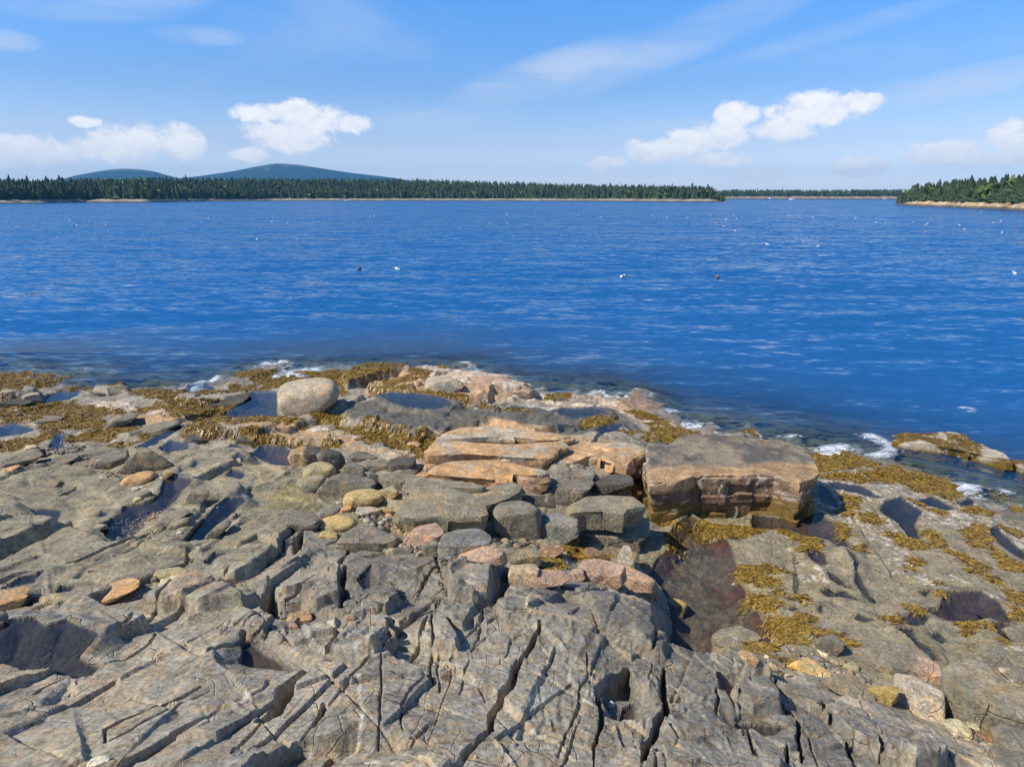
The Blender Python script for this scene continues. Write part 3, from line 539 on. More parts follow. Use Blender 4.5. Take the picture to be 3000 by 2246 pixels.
# ---- tide pools: a level sheet of water in a hollow; (crop, outline, depth, floor colour, silty)
DK = (0.032, 0.028, 0.024); BR = (0.075, 0.045, 0.024); RD = (0.085, 0.052, 0.040); GR = (0.062, 0.060, 0.048)
POOLS = [('C', [(370, 410), (440, 350), (560, 318), (680, 318), (760, 320), (700, 360), (600, 385), (480, 400)], 0.10, DK), ('C', [(-80, 690), (0, 650), (150, 632), (320, 665), (300, 690), (150, 705), (0, 720)], 0.10, DK),
         ('C', [(470, 830), (490, 730), (620, 722), (590, 790), (560, 835)], 0.08, DK), ('C', [(590, 520), (650, 505), (690, 530), (640, 555)], 0.06, DK), ('C', [(1700, 320), (1760, 270), (1900, 250), (2000, 290), (1900, 325)], 0.06, DK),
         (1, [(1420, 470), (1540, 410), (1640, 350), (1790, 345), (1800, 470), (1620, 480)], 0.12, DK), (1, [(1030, 690), (1110, 650), (1215, 660), (1220, 690), (1090, 715)], 0.06, GR), (1, [(880, 680), (1000, 620), (1100, 590), (1200, 565), (1190, 580), (1060, 630), (930, 690)], 0.05, DK),
         (1, [(1620, 730), (1700, 690), (1850, 690), (1910, 740), (1890, 800), (1760, 780)], 0.10, BR), (1, [(1500, 670), (1600, 690), (1480, 690)], 0.04, DK), (1, [(1460, 855), (1500, 836), (1570, 840), (1590, 860), (1560, 887), (1500, 882)], 0.10, DK), (1, [(1160, 880), (1175, 850), (1195, 870), (1175, 885)], 0.06, DK),
         (1, [(1235, 845), (1275, 812), (1290, 825), (1265, 850)], 0.06, DK), (1, [(1520, 795), (1545, 760), (1610, 780), (1580, 790)], 0.04, GR),
         (1, [(640, 1200), (720, 1165), (840, 1095), (940, 1080), (1050, 1030), (1070, 960), (1130, 920), (1250, 945), (1200, 990), (1150, 1060), (1090, 1110), (990, 1140), (930, 1200), (760, 1285), (680, 1250)], 0.10, BR),
         (1, [(1180, 1250), (1260, 1190), (1400, 1090), (1480, 1045), (1580, 1035), (1592, 1060), (1500, 1120), (1380, 1200), (1290, 1268)], 0.12, DK), (1, [(205, 1090), (300, 1085), (400, 1095), (370, 1145), (250, 1135)], 0.08, DK), (1, [(1330, 1440), (1400, 1395), (1480, 1388), (1430, 1430), (1360, 1460)], 0.06, DK),
         (1, [(1510, 1170), (1540, 1145), (1580, 1140), (1550, 1165)], 0.04, DK), (1, [(130, 830), (160, 822), (240, 828), (200, 845)], 0.04, GR), (1, [(640, 1145), (670, 1118), (705, 1125), (690, 1145)], 0.04, DK),
         (5, [(-250, 640), (0, 590), (120, 555), (250, 555), (310, 600), (450, 562), (540, 590), (660, 630), (600, 690), (525, 750), (630, 800), (560, 850), (440, 832), (300, 815), (120, 825), (0, 790), (-250, 800)], 0.16, DK),
         (5, [(1560, 715), (1585, 620), (1620, 610), (1700, 650), (1800, 690), (1920, 775), (1840, 755), (1700, 740)], 0.05, BR), (5, [(330, 315), (400, 268), (500, 268), (440, 300)], 0.05, DK), (5, [(20, 285), (150, 220), (300, 185), (220, 250), (100, 285)], 0.06, DK), (5, [(130, 375), (170, 350), (235, 350), (200, 385)], 0.06, DK),
         (6, [(330, 350), (420, 280), (410, 380), (360, 400)], 0.06, DK), (7, [(900, 1270), (1000, 1265), (1150, 1280), (1270, 1310), (1200, 1355), (1040, 1345)], 0.05, BR), (7, [(20, 1230), (80, 1140), (150, 1120), (150, 1260)], 0.05, BR),
         (2, [(690, 425), (780, 400), (980, 405), (1120, 430), (1180, 470), (1000, 490), (880, 480), (760, 450)], 0.05, GR), (2, [(1770, 455), (1880, 432), (2080, 445), (2180, 480), (2000, 490)], 0.06, GR), (2, [(1480, 640), (1600, 620), (1750, 640), (1700, 670), (1500, 675)], 0.05, GR), (3, [(60, 640), (120, 600), (150, 640), (110, 690)], 0.06, DK),
         (3, [(380, 440), (480, 410), (620, 420), (580, 465), (430, 470)], 0.04, DK), (3, [(1480, 610), (1600, 570), (1760, 580), (1740, 620), (1560, 640)], 0.03, DK),
         # gully and right-hand platform
         (7, [(240, 190), (400, 40), (420, -120), (560, -200), (760, -100), (880, -20), (910, 130), (940, 240), (1000, 400), (1120, 520), (1210, 640), (1150, 680), (950, 590), (750, 660), (700, 740), (600, 700), (420, 690), (440, 500), (350, 300)], 0.12, (0.15, 0.12, 0.075)),
         (4, [(0, 1150), (200, 1170), (380, 1180), (560, 1140), (700, 1260), (830, 1390), (780, 1420), (620, 1330), (450, 1300), (300, 1250), (0, 1240)], 0.06, RD), (4, [(1030, 1080), (1100, 1020), (1220, 1000), (1330, 1080), (1380, 1110), (1320, 1200), (1380, 1300), (1320, 1310), (1180, 1180), (1080, 1130)], 0.08, DK),
         (4, [(600, 860), (720, 870), (900, 910), (1000, 960), (1080, 1000), (960, 980), (800, 950), (700, 930)], 0.07, DK), (4, [(1330, 1010), (1460, 1000), (1600, 1060), (1640, 1090), (1560, 1090), (1430, 1050)], 0.06, DK), (4, [(1640, 1040), (1760, 990), (1810, 1020), (1780, 1050)], 0.06, DK), (4, [(560, 900), (640, 960), (700, 1060), (560, 1020), (540, 960)], 0.06, DK),
         (4, [(450, 1420), (520, 1400), (600, 1450), (640, 1510), (560, 1520), (470, 1470)], 0.05, RD), (4, [(1930, 1260), (1980, 1240), (2080, 1340), (2208, 1420), (2208, 1480), (2060, 1400), (1940, 1310)], 0.06, DK),
         (8, [(430, 50), (500, 70), (560, 150), (540, 200), (580, 260), (640, 360), (700, 410), (660, 420), (580, 360), (520, 280), (520, 140)], 0.04, GR), (8, [(270, 340), (330, 320), (380, 345), (450, 325), (560, 370), (595, 410), (480, 395), (330, 385)], 0.04, GR), (8, [(310, 180), (380, 220), (480, 290), (530, 330), (460, 310), (350, 250)], 0.04, RD),
         (8, [(830, 560), (1000, 520), (1080, 545), (1010, 590), (940, 610)], 0.05, GR), (8, [(1060, 670), (1150, 650), (1210, 690), (1260, 735), (1160, 720)], 0.04, GR), (8, [(840, 650), (950, 660), (1000, 720), (1080, 770), (1180, 860), (1120, 860), (1010, 780), (920, 700)], 0.04, GR), (8, [(515, 560), (560, 530), (680, 565), (600, 575)], 0.03, GR),
         (8, [(1060, 480), (1180, 460), (1200, 340), (1300, 350), (1480, 360), (1600, 430), (1700, 520), (1720, 590), (1600, 600), (1540, 540), (1400, 560), (1220, 540)], 0.08, RD), (8, [(1560, 590), (1680, 600), (1660, 700), (1600, 660)], 0.05, RD), (8, [(0, 480), (60, 465), (95, 475), (50, 495)], 0.03, GR), (8, [(245, 500), (250, 460), (275, 465), (275, 510)], 0.03, GR), (8, [(1000, 340), (1080, 330), (1060, 380)], 0.03, DK)]
POOLMASK = np.zeros_like(GX); POOLCOL = np.zeros(GX.shape + (3,)); DAMP = np.zeros_like(GX); pool_list = []
for crop, poly, dep, fc in POOLS:
    w = wpoly(crop, poly); sd = poly_sdf(GX + 1.5 * WF, GY + 1.5 * WG, w, 0.4)
    ins = sd > 0
    if ins.sum() < 6: continue
    lvl = np.percentile(HZ[ins], 40)
    rim = lvl + 0.008 + np.maximum(-sd, 0) * 0.18 + 0.012 * np.abs(f3)
    near = sstep(sd, -0.16, 0.0)
    HZ = np.where(sd <= 0, np.where((HZ < rim), lerp(HZ, rim, near), lerp(HZ, np.minimum(HZ, rim + 0.03), near)), HZ)
    flo = lvl - dep * sstep(sd, -0.005, 0.06 + dep) * (1 + 0.25 * f3 + 0.3 * f2) - 0.006
    HZ = np.where(ins, np.minimum(flo + (HZ - lvl) * 0.15, lvl - 0.004), HZ)
    m = sstep(sd, -0.012, 0.012); POOLMASK = np.maximum(POOLMASK, m)
    fcx = np.array(fc) if len(poly) < 18 else lerp(np.array(fc), np.array([0.10, 0.035, 0.022]), (sstep(0.5 * f2 + 0.3 * f3 - 1.1 * sd, -0.35, 0.05))[..., None]); POOLCOL = np.where(m[..., None] > 0.5, fcx, POOLCOL); DAMP = np.maximum(DAMP, sstep(sd + 0.03 * f3, -0.07, 0.0))
    pool_list.append((w, lvl, dep))

# keep everything seaward under water, and a lip of wet rock at the edge
HZ = np.maximum(HZ, -6.0)

# ------------------------------------------------------------------ colours of the bedrock
def mixcol(c, target, m): return c * (1 - m[..., None]) + np.asarray(target) * m[..., None]
GREY = np.array([0.325, 0.287, 0.22]); TAN = np.array([0.44, 0.365, 0.245]); DARK = np.array([0.16, 0.13, 0.095]); COOL = np.array([0.30, 0.272, 0.215]); OLV = np.array([0.31, 0.26, 0.15])
colr = np.broadcast_to(GREY, GX.shape + (3,)).copy()
colr = mixcol(colr, COOL, sstep(fbm(GX * 1.3, GY * 1.3, 3, 50), -0.1, 0.4) * 0.7)
colr = mixcol(colr, TAN, sstep(fbm(GX * 1.0 + 20, GY * 1.0, 4, 51), 0.0, 0.45) * 0.75)
colr = mixcol(colr, TAN, Z_SM * sstep(stri, 0.05, 0.4) * 0.6)
colr = mixcol(colr, DARK, sstep(fbm(GX * 2.1, GY * 2.1 + 7, 4, 52), 0.18, 0.42) * 0.55 * (Z_FR + 0.5 * Z_SM))
idd = id1 * 0.3 + id0 * 0.3 + id2 * 0.25 + id3 * 0.15
colr = mixcol(colr, colr * np.array([0.80, 0.80, 0.72]), Z_SM * sstep(GY, 3.4, 6.0))
colr *= (1 + (Z_FR * (idd - 0.5) * 0.5 + Z_SM * (id4 - 0.5) * 0.22 + Z_LE * (id7 - 0.5) * 0.3))[..., None]
colr = mixcol(colr, OLV, Z_PL * (0.55 + 0.4 * sstep(f1, -0.3, 0.3)))
colr *= (1 + 0.22 * f3 + 0.30 * f4 + 0.12 * f2)[..., None]
def band(crop, poly, soft=0.1, pad=0.4, warp=0.08):
    return sstep(poly_sdf(GX + warp * f3 + 3 * WF, GY + warp * f2 * 1.2 + 3 * WG, wpoly(crop, poly), pad), -soft, soft)
PINK = np.array([0.47, 0.32, 0.19]); ORNG = np.array([0.46, 0.29, 0.14])
pk = np.zeros_like(GX)
for crop, poly in [(1, [(560, 420), (760, 380), (900, 440), (1100, 480), (1400, 540), (2000, 560), (2212, 600), (2212, 640), (1900, 640), (1500, 580), (1000, 540), (560, 480)]),
                   (1, [(1480, 560), (1800, 520), (2000, 560), (2212, 640), (2212, 690), (1800, 650), (1560, 610)]),
                   (2, [(0, 520), (200, 540), (540, 640), (560, 700), (960, 730), (980, 770), (560, 720), (400, 680), (0, 660)]),
                   (2, [(990, 770), (1060, 640), (1180, 560), (1400, 550), (1900, 600), (1950, 640), (2212, 640), (2212, 800), (1800, 800), (1740, 760), (1600, 860), (1780, 930), (1560, 920), (1180, 920), (1020, 860)]),
                   (2, [(600, 340), (900, 200), (1200, 180), (1700, 290), (2212, 340), (2300, 420), (1900, 440), (1700, 360), (1300, 400), (800, 390)]),
                   (3, [(0, 120), (300, 140), (900, 200), (1030, 260), (760, 310), (1100, 400), (1180, 450), (900, 420), (600, 300), (0, 240)]),
                   (3, [(130, 520), (640, 540), (800, 600), (680, 700), (640, 860), (400, 700), (130, 740)])]:
    pk = np.maximum(pk, band(crop, poly, 0.12))
colr = mixcol(colr, lerp(PINK, ORNG, 0.5), pk * 0.9); colr = mixcol(colr, PINK * 1.2, pk * sstep(f3, 0.05, 0.4) * 0.6)
colr = mixcol(colr, np.array([0.33, 0.22, 0.15]), pk * sstep(f2, 0.15, 0.5) * 0.6)
# dark wet slab in the middle of the ledges and other wet rock
wetm = np.maximum.reduce([band(2, [(450, 480), (700, 390), (1050, 400), (1300, 440), (1500, 380), (1700, 440), (2212, 440), (2400, 560), (1950, 620), (1400, 560), (1100, 600), (880, 640), (560, 580)], 0.06),
                          band(3, [(820, 540), (1080, 480), (1800, 520), (2100, 600), (2150, 700), (1600, 680), (900, 640)], 0.06)])
colr = mixcol(colr, np.array([0.165, 0.155, 0.12]), wetm * 0.9); colr = mixcol(colr, np.array([0.2, 0.19, 0.14]), wetm * sstep(f3, 0.1, 0.5) * 0.5)
colr = mixcol(colr, np.array([0.20, 0.182, 0.145]) * (1 + 0.5 * (idd - 0.5))[..., None], Z_FR * band(0, [(860, 1560), (1500, 1630), (1960, 1740), (2000, 1900), (2300, 1990), (2800, 2246), (2000, 2246), (1750, 2000), (1300, 1820), (900, 1800)], 0.25, 0.6) * 0.65)
# olive algae film, brown stains and pale streaks
colr = mixcol(colr, np.array([0.26, 0.22, 0.085]), band(2, [(-20, 980), (150, 900), (330, 1080), (300, 1130), (60, 1120), (-100, 1060)], 0.1) * 0.6)
colr = mixcol(colr, np.array([0.47, 0.36, 0.22]), band(5, [(440, 950), (600, 820), (1000, 760), (1020, 830), (920, 1090), (500, 1060)], 0.12) * 0.5)
colr = mixcol(colr, np.array([0.47, 0.40, 0.26]), band(5, [(-50, 1429), (-50, 1320), (300, 1240), (620, 1180), (640, 1300), (560, 1429)], 0.12) * 0.5)
colr = mixcol(colr, np.array([0.44, 0.31, 0.2]), band(5, [(1060, 330), (1200, 250), (1400, 240), (1460, 300), (1300, 340), (1150, 345)], 0.06) * 0.45)
colr = mixcol(colr, np.array([0.2, 0.165, 0.135]), band(6, [(510, 1110), (600, 1030), (940, 1090), (900, 1180), (700, 1220), (560, 1180)], 0.05) * sstep(f3, -0.15, 0.15) * 0.7)
for crop, ln in [(6, [(340, 1000), (350, 1150), (330, 1350), (250, 1440)]), (6, [(1420, 540), (1430, 470), (1500, 400)]), (5, [(840, 380), (920, 410), (1050, 430), (1170, 445)]), (5, [(860, 510), (960, 525)]), (5, [(860, 690), (1020, 740), (1140, 800)])]:
    d, t = line_dist(GX + 2 * WF, GY + 2 * WG, wpoly(crop, ln), 0.1); colr = mixcol(colr, np.array([0.58, 0.54, 0.42]), (1 - sstep(d, 0.004, 0.012)) * 0.75)
# weed cover (a film of holdfasts and short turf under the fronds): (crop, outline, density)
WEED = [(1, [(-300, 180), (0, 195), (260, 215), (440, 240), (480, 265), (300, 290), (200, 330), (0, 360), (-300, 360)], 0.9), (1, [(350, 330), (520, 290), (780, 280), (840, 300), (840, 320), (620, 315), (420, 345)], 0.75), (1, [(0, 410), (260, 405), (480, 390), (540, 420), (420, 480), (200, 460), (0, 440)], 0.8),
        (1, [(820, 330), (1000, 315), (1300, 330), (1640, 350), (1300, 400), (1000, 380)], 0.8), (1, [(500, 430), (600, 420), (830, 460), (1000, 400), (1250, 430), (1600, 400), (1500, 490), (1300, 510), (1000, 460), (860, 500), (640, 480)], 0.75), (1, [(360, 480), (540, 440), (680, 490), (640, 560), (560, 560), (420, 580), (360, 640), (240, 590)], 0.8),
        (1, [(400, 640), (560, 590), (640, 540), (900, 560), (700, 650), (540, 650), (430, 660)], 0.85), (1, [(-100, 640), (100, 620), (330, 620), (320, 640), (200, 700), (0, 720), (-100, 720)], 0.85), (1, [(700, 660), (850, 640), (1000, 560), (1140, 540), (1160, 560), (980, 620), (760, 690)], 0.7),
        (1, [(1190, 600), (1300, 590), (1500, 640), (1340, 650), (1220, 640)], 0.8), (1, [(1480, 640), (1700, 640), (1900, 680), (2212, 680), (2212, 700), (1700, 690), (1520, 660)], 0.75), (1, [(1470, 220), (1700, 200), (2050, 205), (2212, 195), (2212, 290), (1900, 260), (1790, 300), (1560, 250)], 0.85), (1, [(1480, 290), (1600, 285), (1760, 300), (1700, 340), (1620, 320), (1500, 300)], 0.7),
        (1, [(1000, 480), (1300, 500), (1700, 480), (2000, 520), (2000, 560), (1600, 540), (1300, 560), (1100, 510)], 0.55), (1, [(0, 440), (240, 480), (360, 500), (220, 540), (0, 560)], 0.6),
        (2, [(-20, 200), (300, 205), (440, 250), (480, 330), (440, 380), (420, 260), (300, 222), (0, 230)], 0.9), (2, [(350, 205), (450, 195), (640, 180), (880, 175), (900, 195), (800, 230), (620, 275), (440, 330), (450, 250)], 0.7), (2, [(600, 340), (850, 260), (900, 205), (980, 240), (1060, 300), (860, 320), (720, 360)], 0.55), (2, [(620, 350), (800, 330), (900, 380), (1250, 380), (1300, 420), (1150, 410), (900, 395), (750, 385)], 0.6),
        (2, [(1060, 190), (1260, 200), (1250, 220), (1100, 215)], 0.8), (2, [(230, 480), (440, 465), (460, 520), (440, 560), (280, 510)], 0.8), (2, [(440, 570), (600, 570), (760, 610), (900, 640), (1070, 620), (1020, 680), (900, 690), (700, 680), (540, 650)], 0.75), (2, [(830, 680), (1020, 640), (1000, 720), (980, 790), (900, 760), (880, 720)], 0.75), (2, [(1180, 620), (1400, 620), (1750, 640), (1700, 620), (1260, 605)], 0.4),
        (2, [(1280, 420), (1340, 390), (1500, 440), (1700, 470), (1780, 510), (1500, 470)], 0.4), (2, [(1960, 530), (2100, 490), (2212, 500), (2212, 550), (2000, 560)], 0.75), (2, [(1800, 340), (1920, 330), (1940, 360), (1840, 380), (1700, 380)], 0.55), (2, [(1830, 690), (1900, 680), (1880, 770), (1810, 760)], 0.7),
        (3, [(600, 290), (760, 300), (960, 370), (940, 390), (720, 340)], 0.75), (3, [(780, 370), (1040, 420), (1240, 470), (1010, 550), (880, 540), (760, 520), (800, 470), (900, 450)], 0.6), (3, [(580, 470), (700, 460), (780, 480), (620, 490)], 0.6), (3, [(1440, 455), (1600, 460), (1820, 520), (1780, 530), (1600, 490)], 0.85), (3, [(680, 640), (790, 620), (800, 1000), (720, 900), (690, 780)], 0.85),
        (3, [(830, 1120), (1000, 1180), (1300, 1200), (1700, 1230), (1800, 1250), (1500, 1330), (1200, 1290), (950, 1220), (830, 1180)], 0.6), (3, [(960, 1320), (1080, 1290), (1170, 1330), (1100, 1450), (980, 1480)], 0.75), (2, [(1740, 1420), (1850, 1390), (1880, 1480), (1780, 1500)], 0.85), (2, [(1880, 1300), (1990, 1310), (2000, 1440), (1900, 1400)], 0.8), (2, [(2020, 1350), (2140, 1400), (2100, 1430), (2010, 1400)], 0.6),
        (4, [(440, 590), (560, 590), (720, 620), (900, 680), (1030, 720), (980, 760), (860, 750), (700, 770), (540, 790), (500, 700)], 0.9), (4, [(500, 800), (700, 800), (900, 830), (980, 780), (1160, 740), (1240, 790), (1000, 840), (940, 880), (700, 850)], 0.75), (4, [(1000, 840), (1200, 800), (1360, 800), (1640, 800), (1820, 850), (2040, 960), (2040, 1000), (1860, 960), (1640, 920), (1660, 1000), (1560, 1030), (1340, 940), (1200, 880)], 0.75),
        (4, [(690, 960), (840, 1000), (860, 1040), (800, 1140), (740, 1140), (760, 1040)], 0.7), (4, [(840, 1140), (1000, 1120), (1120, 1170), (1060, 1210), (880, 1190)], 0.55), (4, [(1300, 970), (1420, 1080), (1580, 1100), (1480, 1130), (1340, 1060)], 0.7), (4, [(1660, 1100), (1800, 1070), (2000, 1100), (1960, 1140), (1860, 1130)], 0.6), (4, [(660, 1230), (760, 1250), (770, 1300), (700, 1310)], 0.85), (4, [(240, 1260), (380, 1300), (520, 1340), (520, 1400), (430, 1440), (400, 1360)], 0.8),
        (4, [(820, 1380), (900, 1380), (880, 1440), (820, 1430)], 0.8), (4, [(1100, 1290), (1240, 1290), (1340, 1350), (1420, 1390), (1300, 1420), (1180, 1380)], 0.75), (4, [(1380, 1220), (1540, 1330), (1560, 1400), (1480, 1390)], 0.7), (4, [(1720, 1270), (1860, 1200), (1930, 1310), (1900, 1420), (1800, 1400)], 0.85), (4, [(1900, 1380), (2060, 1480), (2208, 1540), (2208, 1590), (2060, 1560), (1960, 1470)], 0.85), (4, [(1260, 1480), (1360, 1480), (1350, 1550), (1270, 1540)], 0.85), (4, [(1620, 1430), (1740, 1480), (1900, 1570), (1980, 1650), (1880, 1610), (1680, 1510)], 0.7), (4, [(330, 1480), (430, 1500), (430, 1530), (350, 1510)], 0.7), (4, [(2120, 1080), (2208, 1060), (2208, 1110)], 0.8), (4, [(2020, 1220), (2180, 1280), (2120, 1310), (2030, 1270)], 0.7), (4, [(-60, 1560), (160, 1540), (340, 1610), (160, 1640), (-60, 1640)], 0.75),
        (7, [(890, 180), (1000, 180), (1100, 200), (1120, 270), (1210, 280), (1220, 340), (1080, 320), (960, 260)], 0.9), (7, [(1110, 150), (1220, 160), (1350, 200), (1340, 220), (1180, 240)], 0.8), (7, [(990, 390), (1060, 380), (1130, 440), (1230, 370), (1230, 400), (1150, 500), (1080, 490), (1000, 430)], 0.85), (7, [(1280, 390), (1390, 410), (1480, 350), (1500, 390), (1400, 440), (1310, 420)], 0.7), (7, [(1150, 560), (1340, 540), (1480, 520), (1480, 560), (1420, 600), (1560, 640), (1680, 640), (1700, 680), (1540, 680), (1420, 640), (1360, 660), (1460, 740), (1300, 740), (1200, 640)], 0.9),
        (7, [(990, 690), (1130, 670), (1260, 740), (1200, 770), (1060, 800), (1010, 740)], 0.9), (7, [(590, 640), (620, 640), (660, 720), (620, 730)], 0.8), (7, [(1700, 680), (1794, 740), (1794, 790), (1720, 740)], 0.8), (7, [(1340, 80), (1430, 110), (1430, 130), (1350, 110)], 0.6), (7, [(1250, 870), (1340, 880), (1300, 940)], 0.5),
        (8, [(690, 490), (780, 540), (890, 575), (840, 590), (740, 550)], 0.7), (8, [(860, 450), (940, 455), (1000, 500), (940, 515), (880, 490)], 0.85), (8, [(910, 110), (960, 80), (1000, 110), (990, 150), (930, 145)], 0.85), (8, [(1150, 280), (1190, 300), (1190, 390), (1090, 390), (1140, 340)], 0.7), (8, [(1340, 590), (1450, 620), (1560, 600), (1600, 610), (1560, 650), (1440, 660), (1350, 660)], 0.7), (8, [(1680, 490), (1740, 460), (1794, 490), (1794, 560), (1740, 560)], 0.85), (8, [(1690, 320), (1794, 340), (1794, 460), (1740, 400)], 0.75), (8, [(1350, 160), (1480, 130), (1560, 220), (1640, 300), (1640, 330), (1540, 250), (1420, 190)], 0.65), (8, [(1280, 90), (1360, 100), (1360, 140), (1300, 130)], 0.8), (8, [(1530, 700), (1600, 720), (1560, 760)], 0.7), (8, [(430, 690), (520, 770), (520, 790), (430, 730)], 0.75)]
WD = np.zeros_like(GX)
pat = fbm(GX * 4.5, GY * 4.5, 4, 61); pat2 = fbm(GX * 14, GY * 14, 3, 62)
for crop, poly, dens in WEED:
    sd = poly_sdf(GX + 4 * WF + 0.05 * pat, GY + 4 * WG + 0.07 * pat2, wpoly(crop, poly), 0.5)
    WD = np.maximum(WD, np.clip(dens * 1.25, 0, 1) * sstep(sd + 0.05 * pat, -0.05, 0.06))
WDE = sstep(WD + 1.0 * pat + 0.6 * pat2, 0.50, 0.80) * (WD > 0.05)
rock_no_weed = colr.copy()
WEEDC = np.array([0.155, 0.092, 0.014])
colr = mixcol(colr, WEEDC * 1.2, WDE * 0.8)
# barnacle crust: pale specks along edges of the weed and on ledges
BARN = [(1, [(560, 400), (760, 380), (1000, 450), (1250, 480), (1300, 540), (1000, 500), (700, 450)], 0.75), (1, [(1000, 490), (1200, 520), (1500, 540), (1500, 560), (1200, 540)], 0.8), (2, [(100, 500), (300, 540), (540, 620), (540, 650), (400, 600), (120, 540)], 0.8), (2, [(900, 190), (1200, 190), (1700, 290), (2300, 350), (2212, 430), (1800, 400), (1400, 340), (1050, 300)], 0.75), (2, [(540, 680), (760, 730), (960, 740), (760, 760)], 0.6),
        (2, [(1280, 400), (1500, 400), (1900, 410), (2212, 430), (1900, 440), (1500, 430)], 0.7), (3, [(500, 260), (800, 300), (1100, 420), (1000, 440), (700, 340)], 0.75), (4, [(480, 560), (900, 660), (1000, 700), (800, 800), (500, 800)], 0.35), (4, [(500, 780), (1000, 830), (1700, 830), (2000, 960), (2100, 1200), (2208, 1300), (1900, 1300), (1400, 1200), (1000, 1050), (700, 1000), (560, 900)], 0.5), (4, [(300, 1100), (600, 1000), (860, 1080), (1180, 1180), (1400, 1400), (1150, 1430), (900, 1270), (600, 1200)], 0.5), (4, [(1900, 1200), (2208, 1240), (2208, 1420), (2000, 1330)], 0.6), (4, [(1150, 1480), (1300, 1500), (1330, 1640), (1180, 1600)], 0.55),
        (7, [(1300, 180), (1480, 190), (1560, 260), (1540, 280), (1360, 220)], 0.8), (7, [(1420, -20), (1480, 20), (1420, 50), (1300, 40)], 0.6), (7, [(1500, 120), (1560, 160), (1570, 280), (1530, 240)], 0.7), (8, [(830, 140), (900, 140), (1000, 200), (1180, 290), (1160, 330), (1040, 300), (900, 210), (840, 190)], 0.6), (8, [(1230, 220), (1300, 220), (1440, 290), (1640, 380), (1660, 450), (1600, 400), (1420, 310)], 0.5), (7, [(1060, 400), (1130, 400), (1140, 430), (1070, 430)], 0.8), (3, [(1400, 560), (1900, 560), (2100, 640), (2000, 740), (1700, 600)], 0.35), (8, [(1640, 740), (1720, 760), (1780, 860), (1700, 840)], 0.7)]
bspk = fbm(GX * 26, GY * 26, 3, 71); bl = fbm(GX * 5 + 3, GY * 8, 3, 72); bstreak = fbm(A_ * 6 - C_ * 3, C_ * 22 + A_ * 9, 3, 73)
BM = np.zeros_like(GX)
for crop, poly, dens in BARN: BM = np.maximum(BM, dens * band(crop, poly, 0.08))
BMS = np.where(Z_PL > 0.5, sstep(0.55 * BM + 0.9 * bl + 0.9 * bspk + 1.5 * bstreak, 0.42, 0.62), sstep(BM + 0.9 * bl + 0.6 * bspk + 0.7 * bstreak, 0.58, 0.85)) * (BM > 0.05)
rim = np.clip(WD * (1 - WDE), 0, 1) * Z_PL; BMS = np.maximum(BMS, sstep(rim + 0.8 * bstreak + 0.5 * bspk, 0.58, 0.85))
BMS = BMS * (1 - 0.75 * WDE) * (1 - POOLMASK)
colr = mixcol(colr, np.array([0.66, 0.60, 0.50]), BMS * 0.9)
colr = np.where(POOLMASK[..., None] > 0.02, mixcol(colr, POOLCOL * (1 + 0.7 * f3 + 0.5 * bspk)[..., None], POOLMASK * 0.92), colr)
dmp = DAMP * (1 - POOLMASK); wet = np.clip(np.maximum(dmp * 0.75, wetm * 0.55), 0, 1)
wet = np.maximum(wet, Z_PL * 0.22); wet = np.maximum(wet, sstep(0.14 - HZ, 0, 0.12) * 0.9); wet = np.maximum(wet, WDE * 0.3)
colr = mixcol(colr, np.array([0.25, 0.215, 0.10]) * (1 + 0.9 * f2[..., None]), sstep(-HZ, 0.03, 0.5) * 0.85)
colr = np.clip(colr, 0.01, 0.9)
verts = np.stack([GX, GY, HZ], -1).reshape(-1, 3)
print('terrain', NR, NC, NR * NC * 2)
bedrock = mesh_obj('bedrock', verts, grid_faces(NR, NC), M_ROCK, col=colr.reshape(-1, 3), attrs={'wet': wet.ravel()}, smooth=True)
bedrock.data.set_sharp_from_angle(angle=math.radians(34))
tag(bedrock, 'jointed grey bedrock shelf sloping down to the sea', 'rock', kind='structure')
for w, lvl, dep in pool_list:
    c = w.mean(0); v = w - c; L = np.linalg.norm(v, axis=1, keepdims=True); o = c + v * (1 + 0.11 / (L + 0.05))
    vv = np.c_[np.r_[o, [c]], np.full(len(o) + 1, lvl)]; n = len(o); ff = np.array([[k, (k + 1) % n, n] for k in range(n)])
    a2 = np.cross(vv[ff[0, 1]] - vv[ff[0, 0]], vv[n] - vv[ff[0, 0]])[2]
    if a2 < 0: ff = ff[:, ::-1]
    tag(mesh_obj('tide_pool', vv, ff, M_POOL, attrs={'opac': np.full(n + 1, 0.12 if dep != 0.12 or len(w) < 18 else 0.03)}, smooth=False), 'still clear tide pool lying in a hollow of the bedrock', 'water', 'tide pools in the bedrock', 'structure')

# ------------------------------------------------------------------ the sea
ang = np.radians(np.linspace(-56, 56, 430)); rs = [5.5]
while rs[-1] < 8800:
    r = rs[-1]; k = 0.0035 / max(0.02, math.sin(math.atan2(4.2, r))); rs.append(r * (1 + min(k, 0.09)))
rs = np.array(rs); SX = rs[:, None] * np.sin(ang)[None]; SY = rs[:, None] * np.cos(ang)[None]
far = sstep(SY, 300, 60)
sw = np.zeros_like(SX); rng = np.random.default_rng(5)
for lam, amp, dirr in ((7.5, 0.035, -1.35), (4.6, 0.028, -1.75), (3.1, 0.022, -1.2), (2.0, 0.016, -1.9), (1.35, 0.011, -1.45), (0.9, 0.007, -1.05)):
    th = dirr + rng.uniform(-0.1, 0.1); k = 2 * math.pi / lam
    ph = (SX * math.cos(th) + SY * math.sin(th)) * k + 4.0 * fbm(SX / lam * 0.22, SY / lam * 0.22, 2, int(lam * 10))
    sw += amp * (1 - np.abs(np.sin(ph / 2)) * 2 + 0.27) * (0.6 + 0.8 * fbm(SX * 0.05 * 4 / lam, SY * 0.07 * 4 / lam, 2, 91))
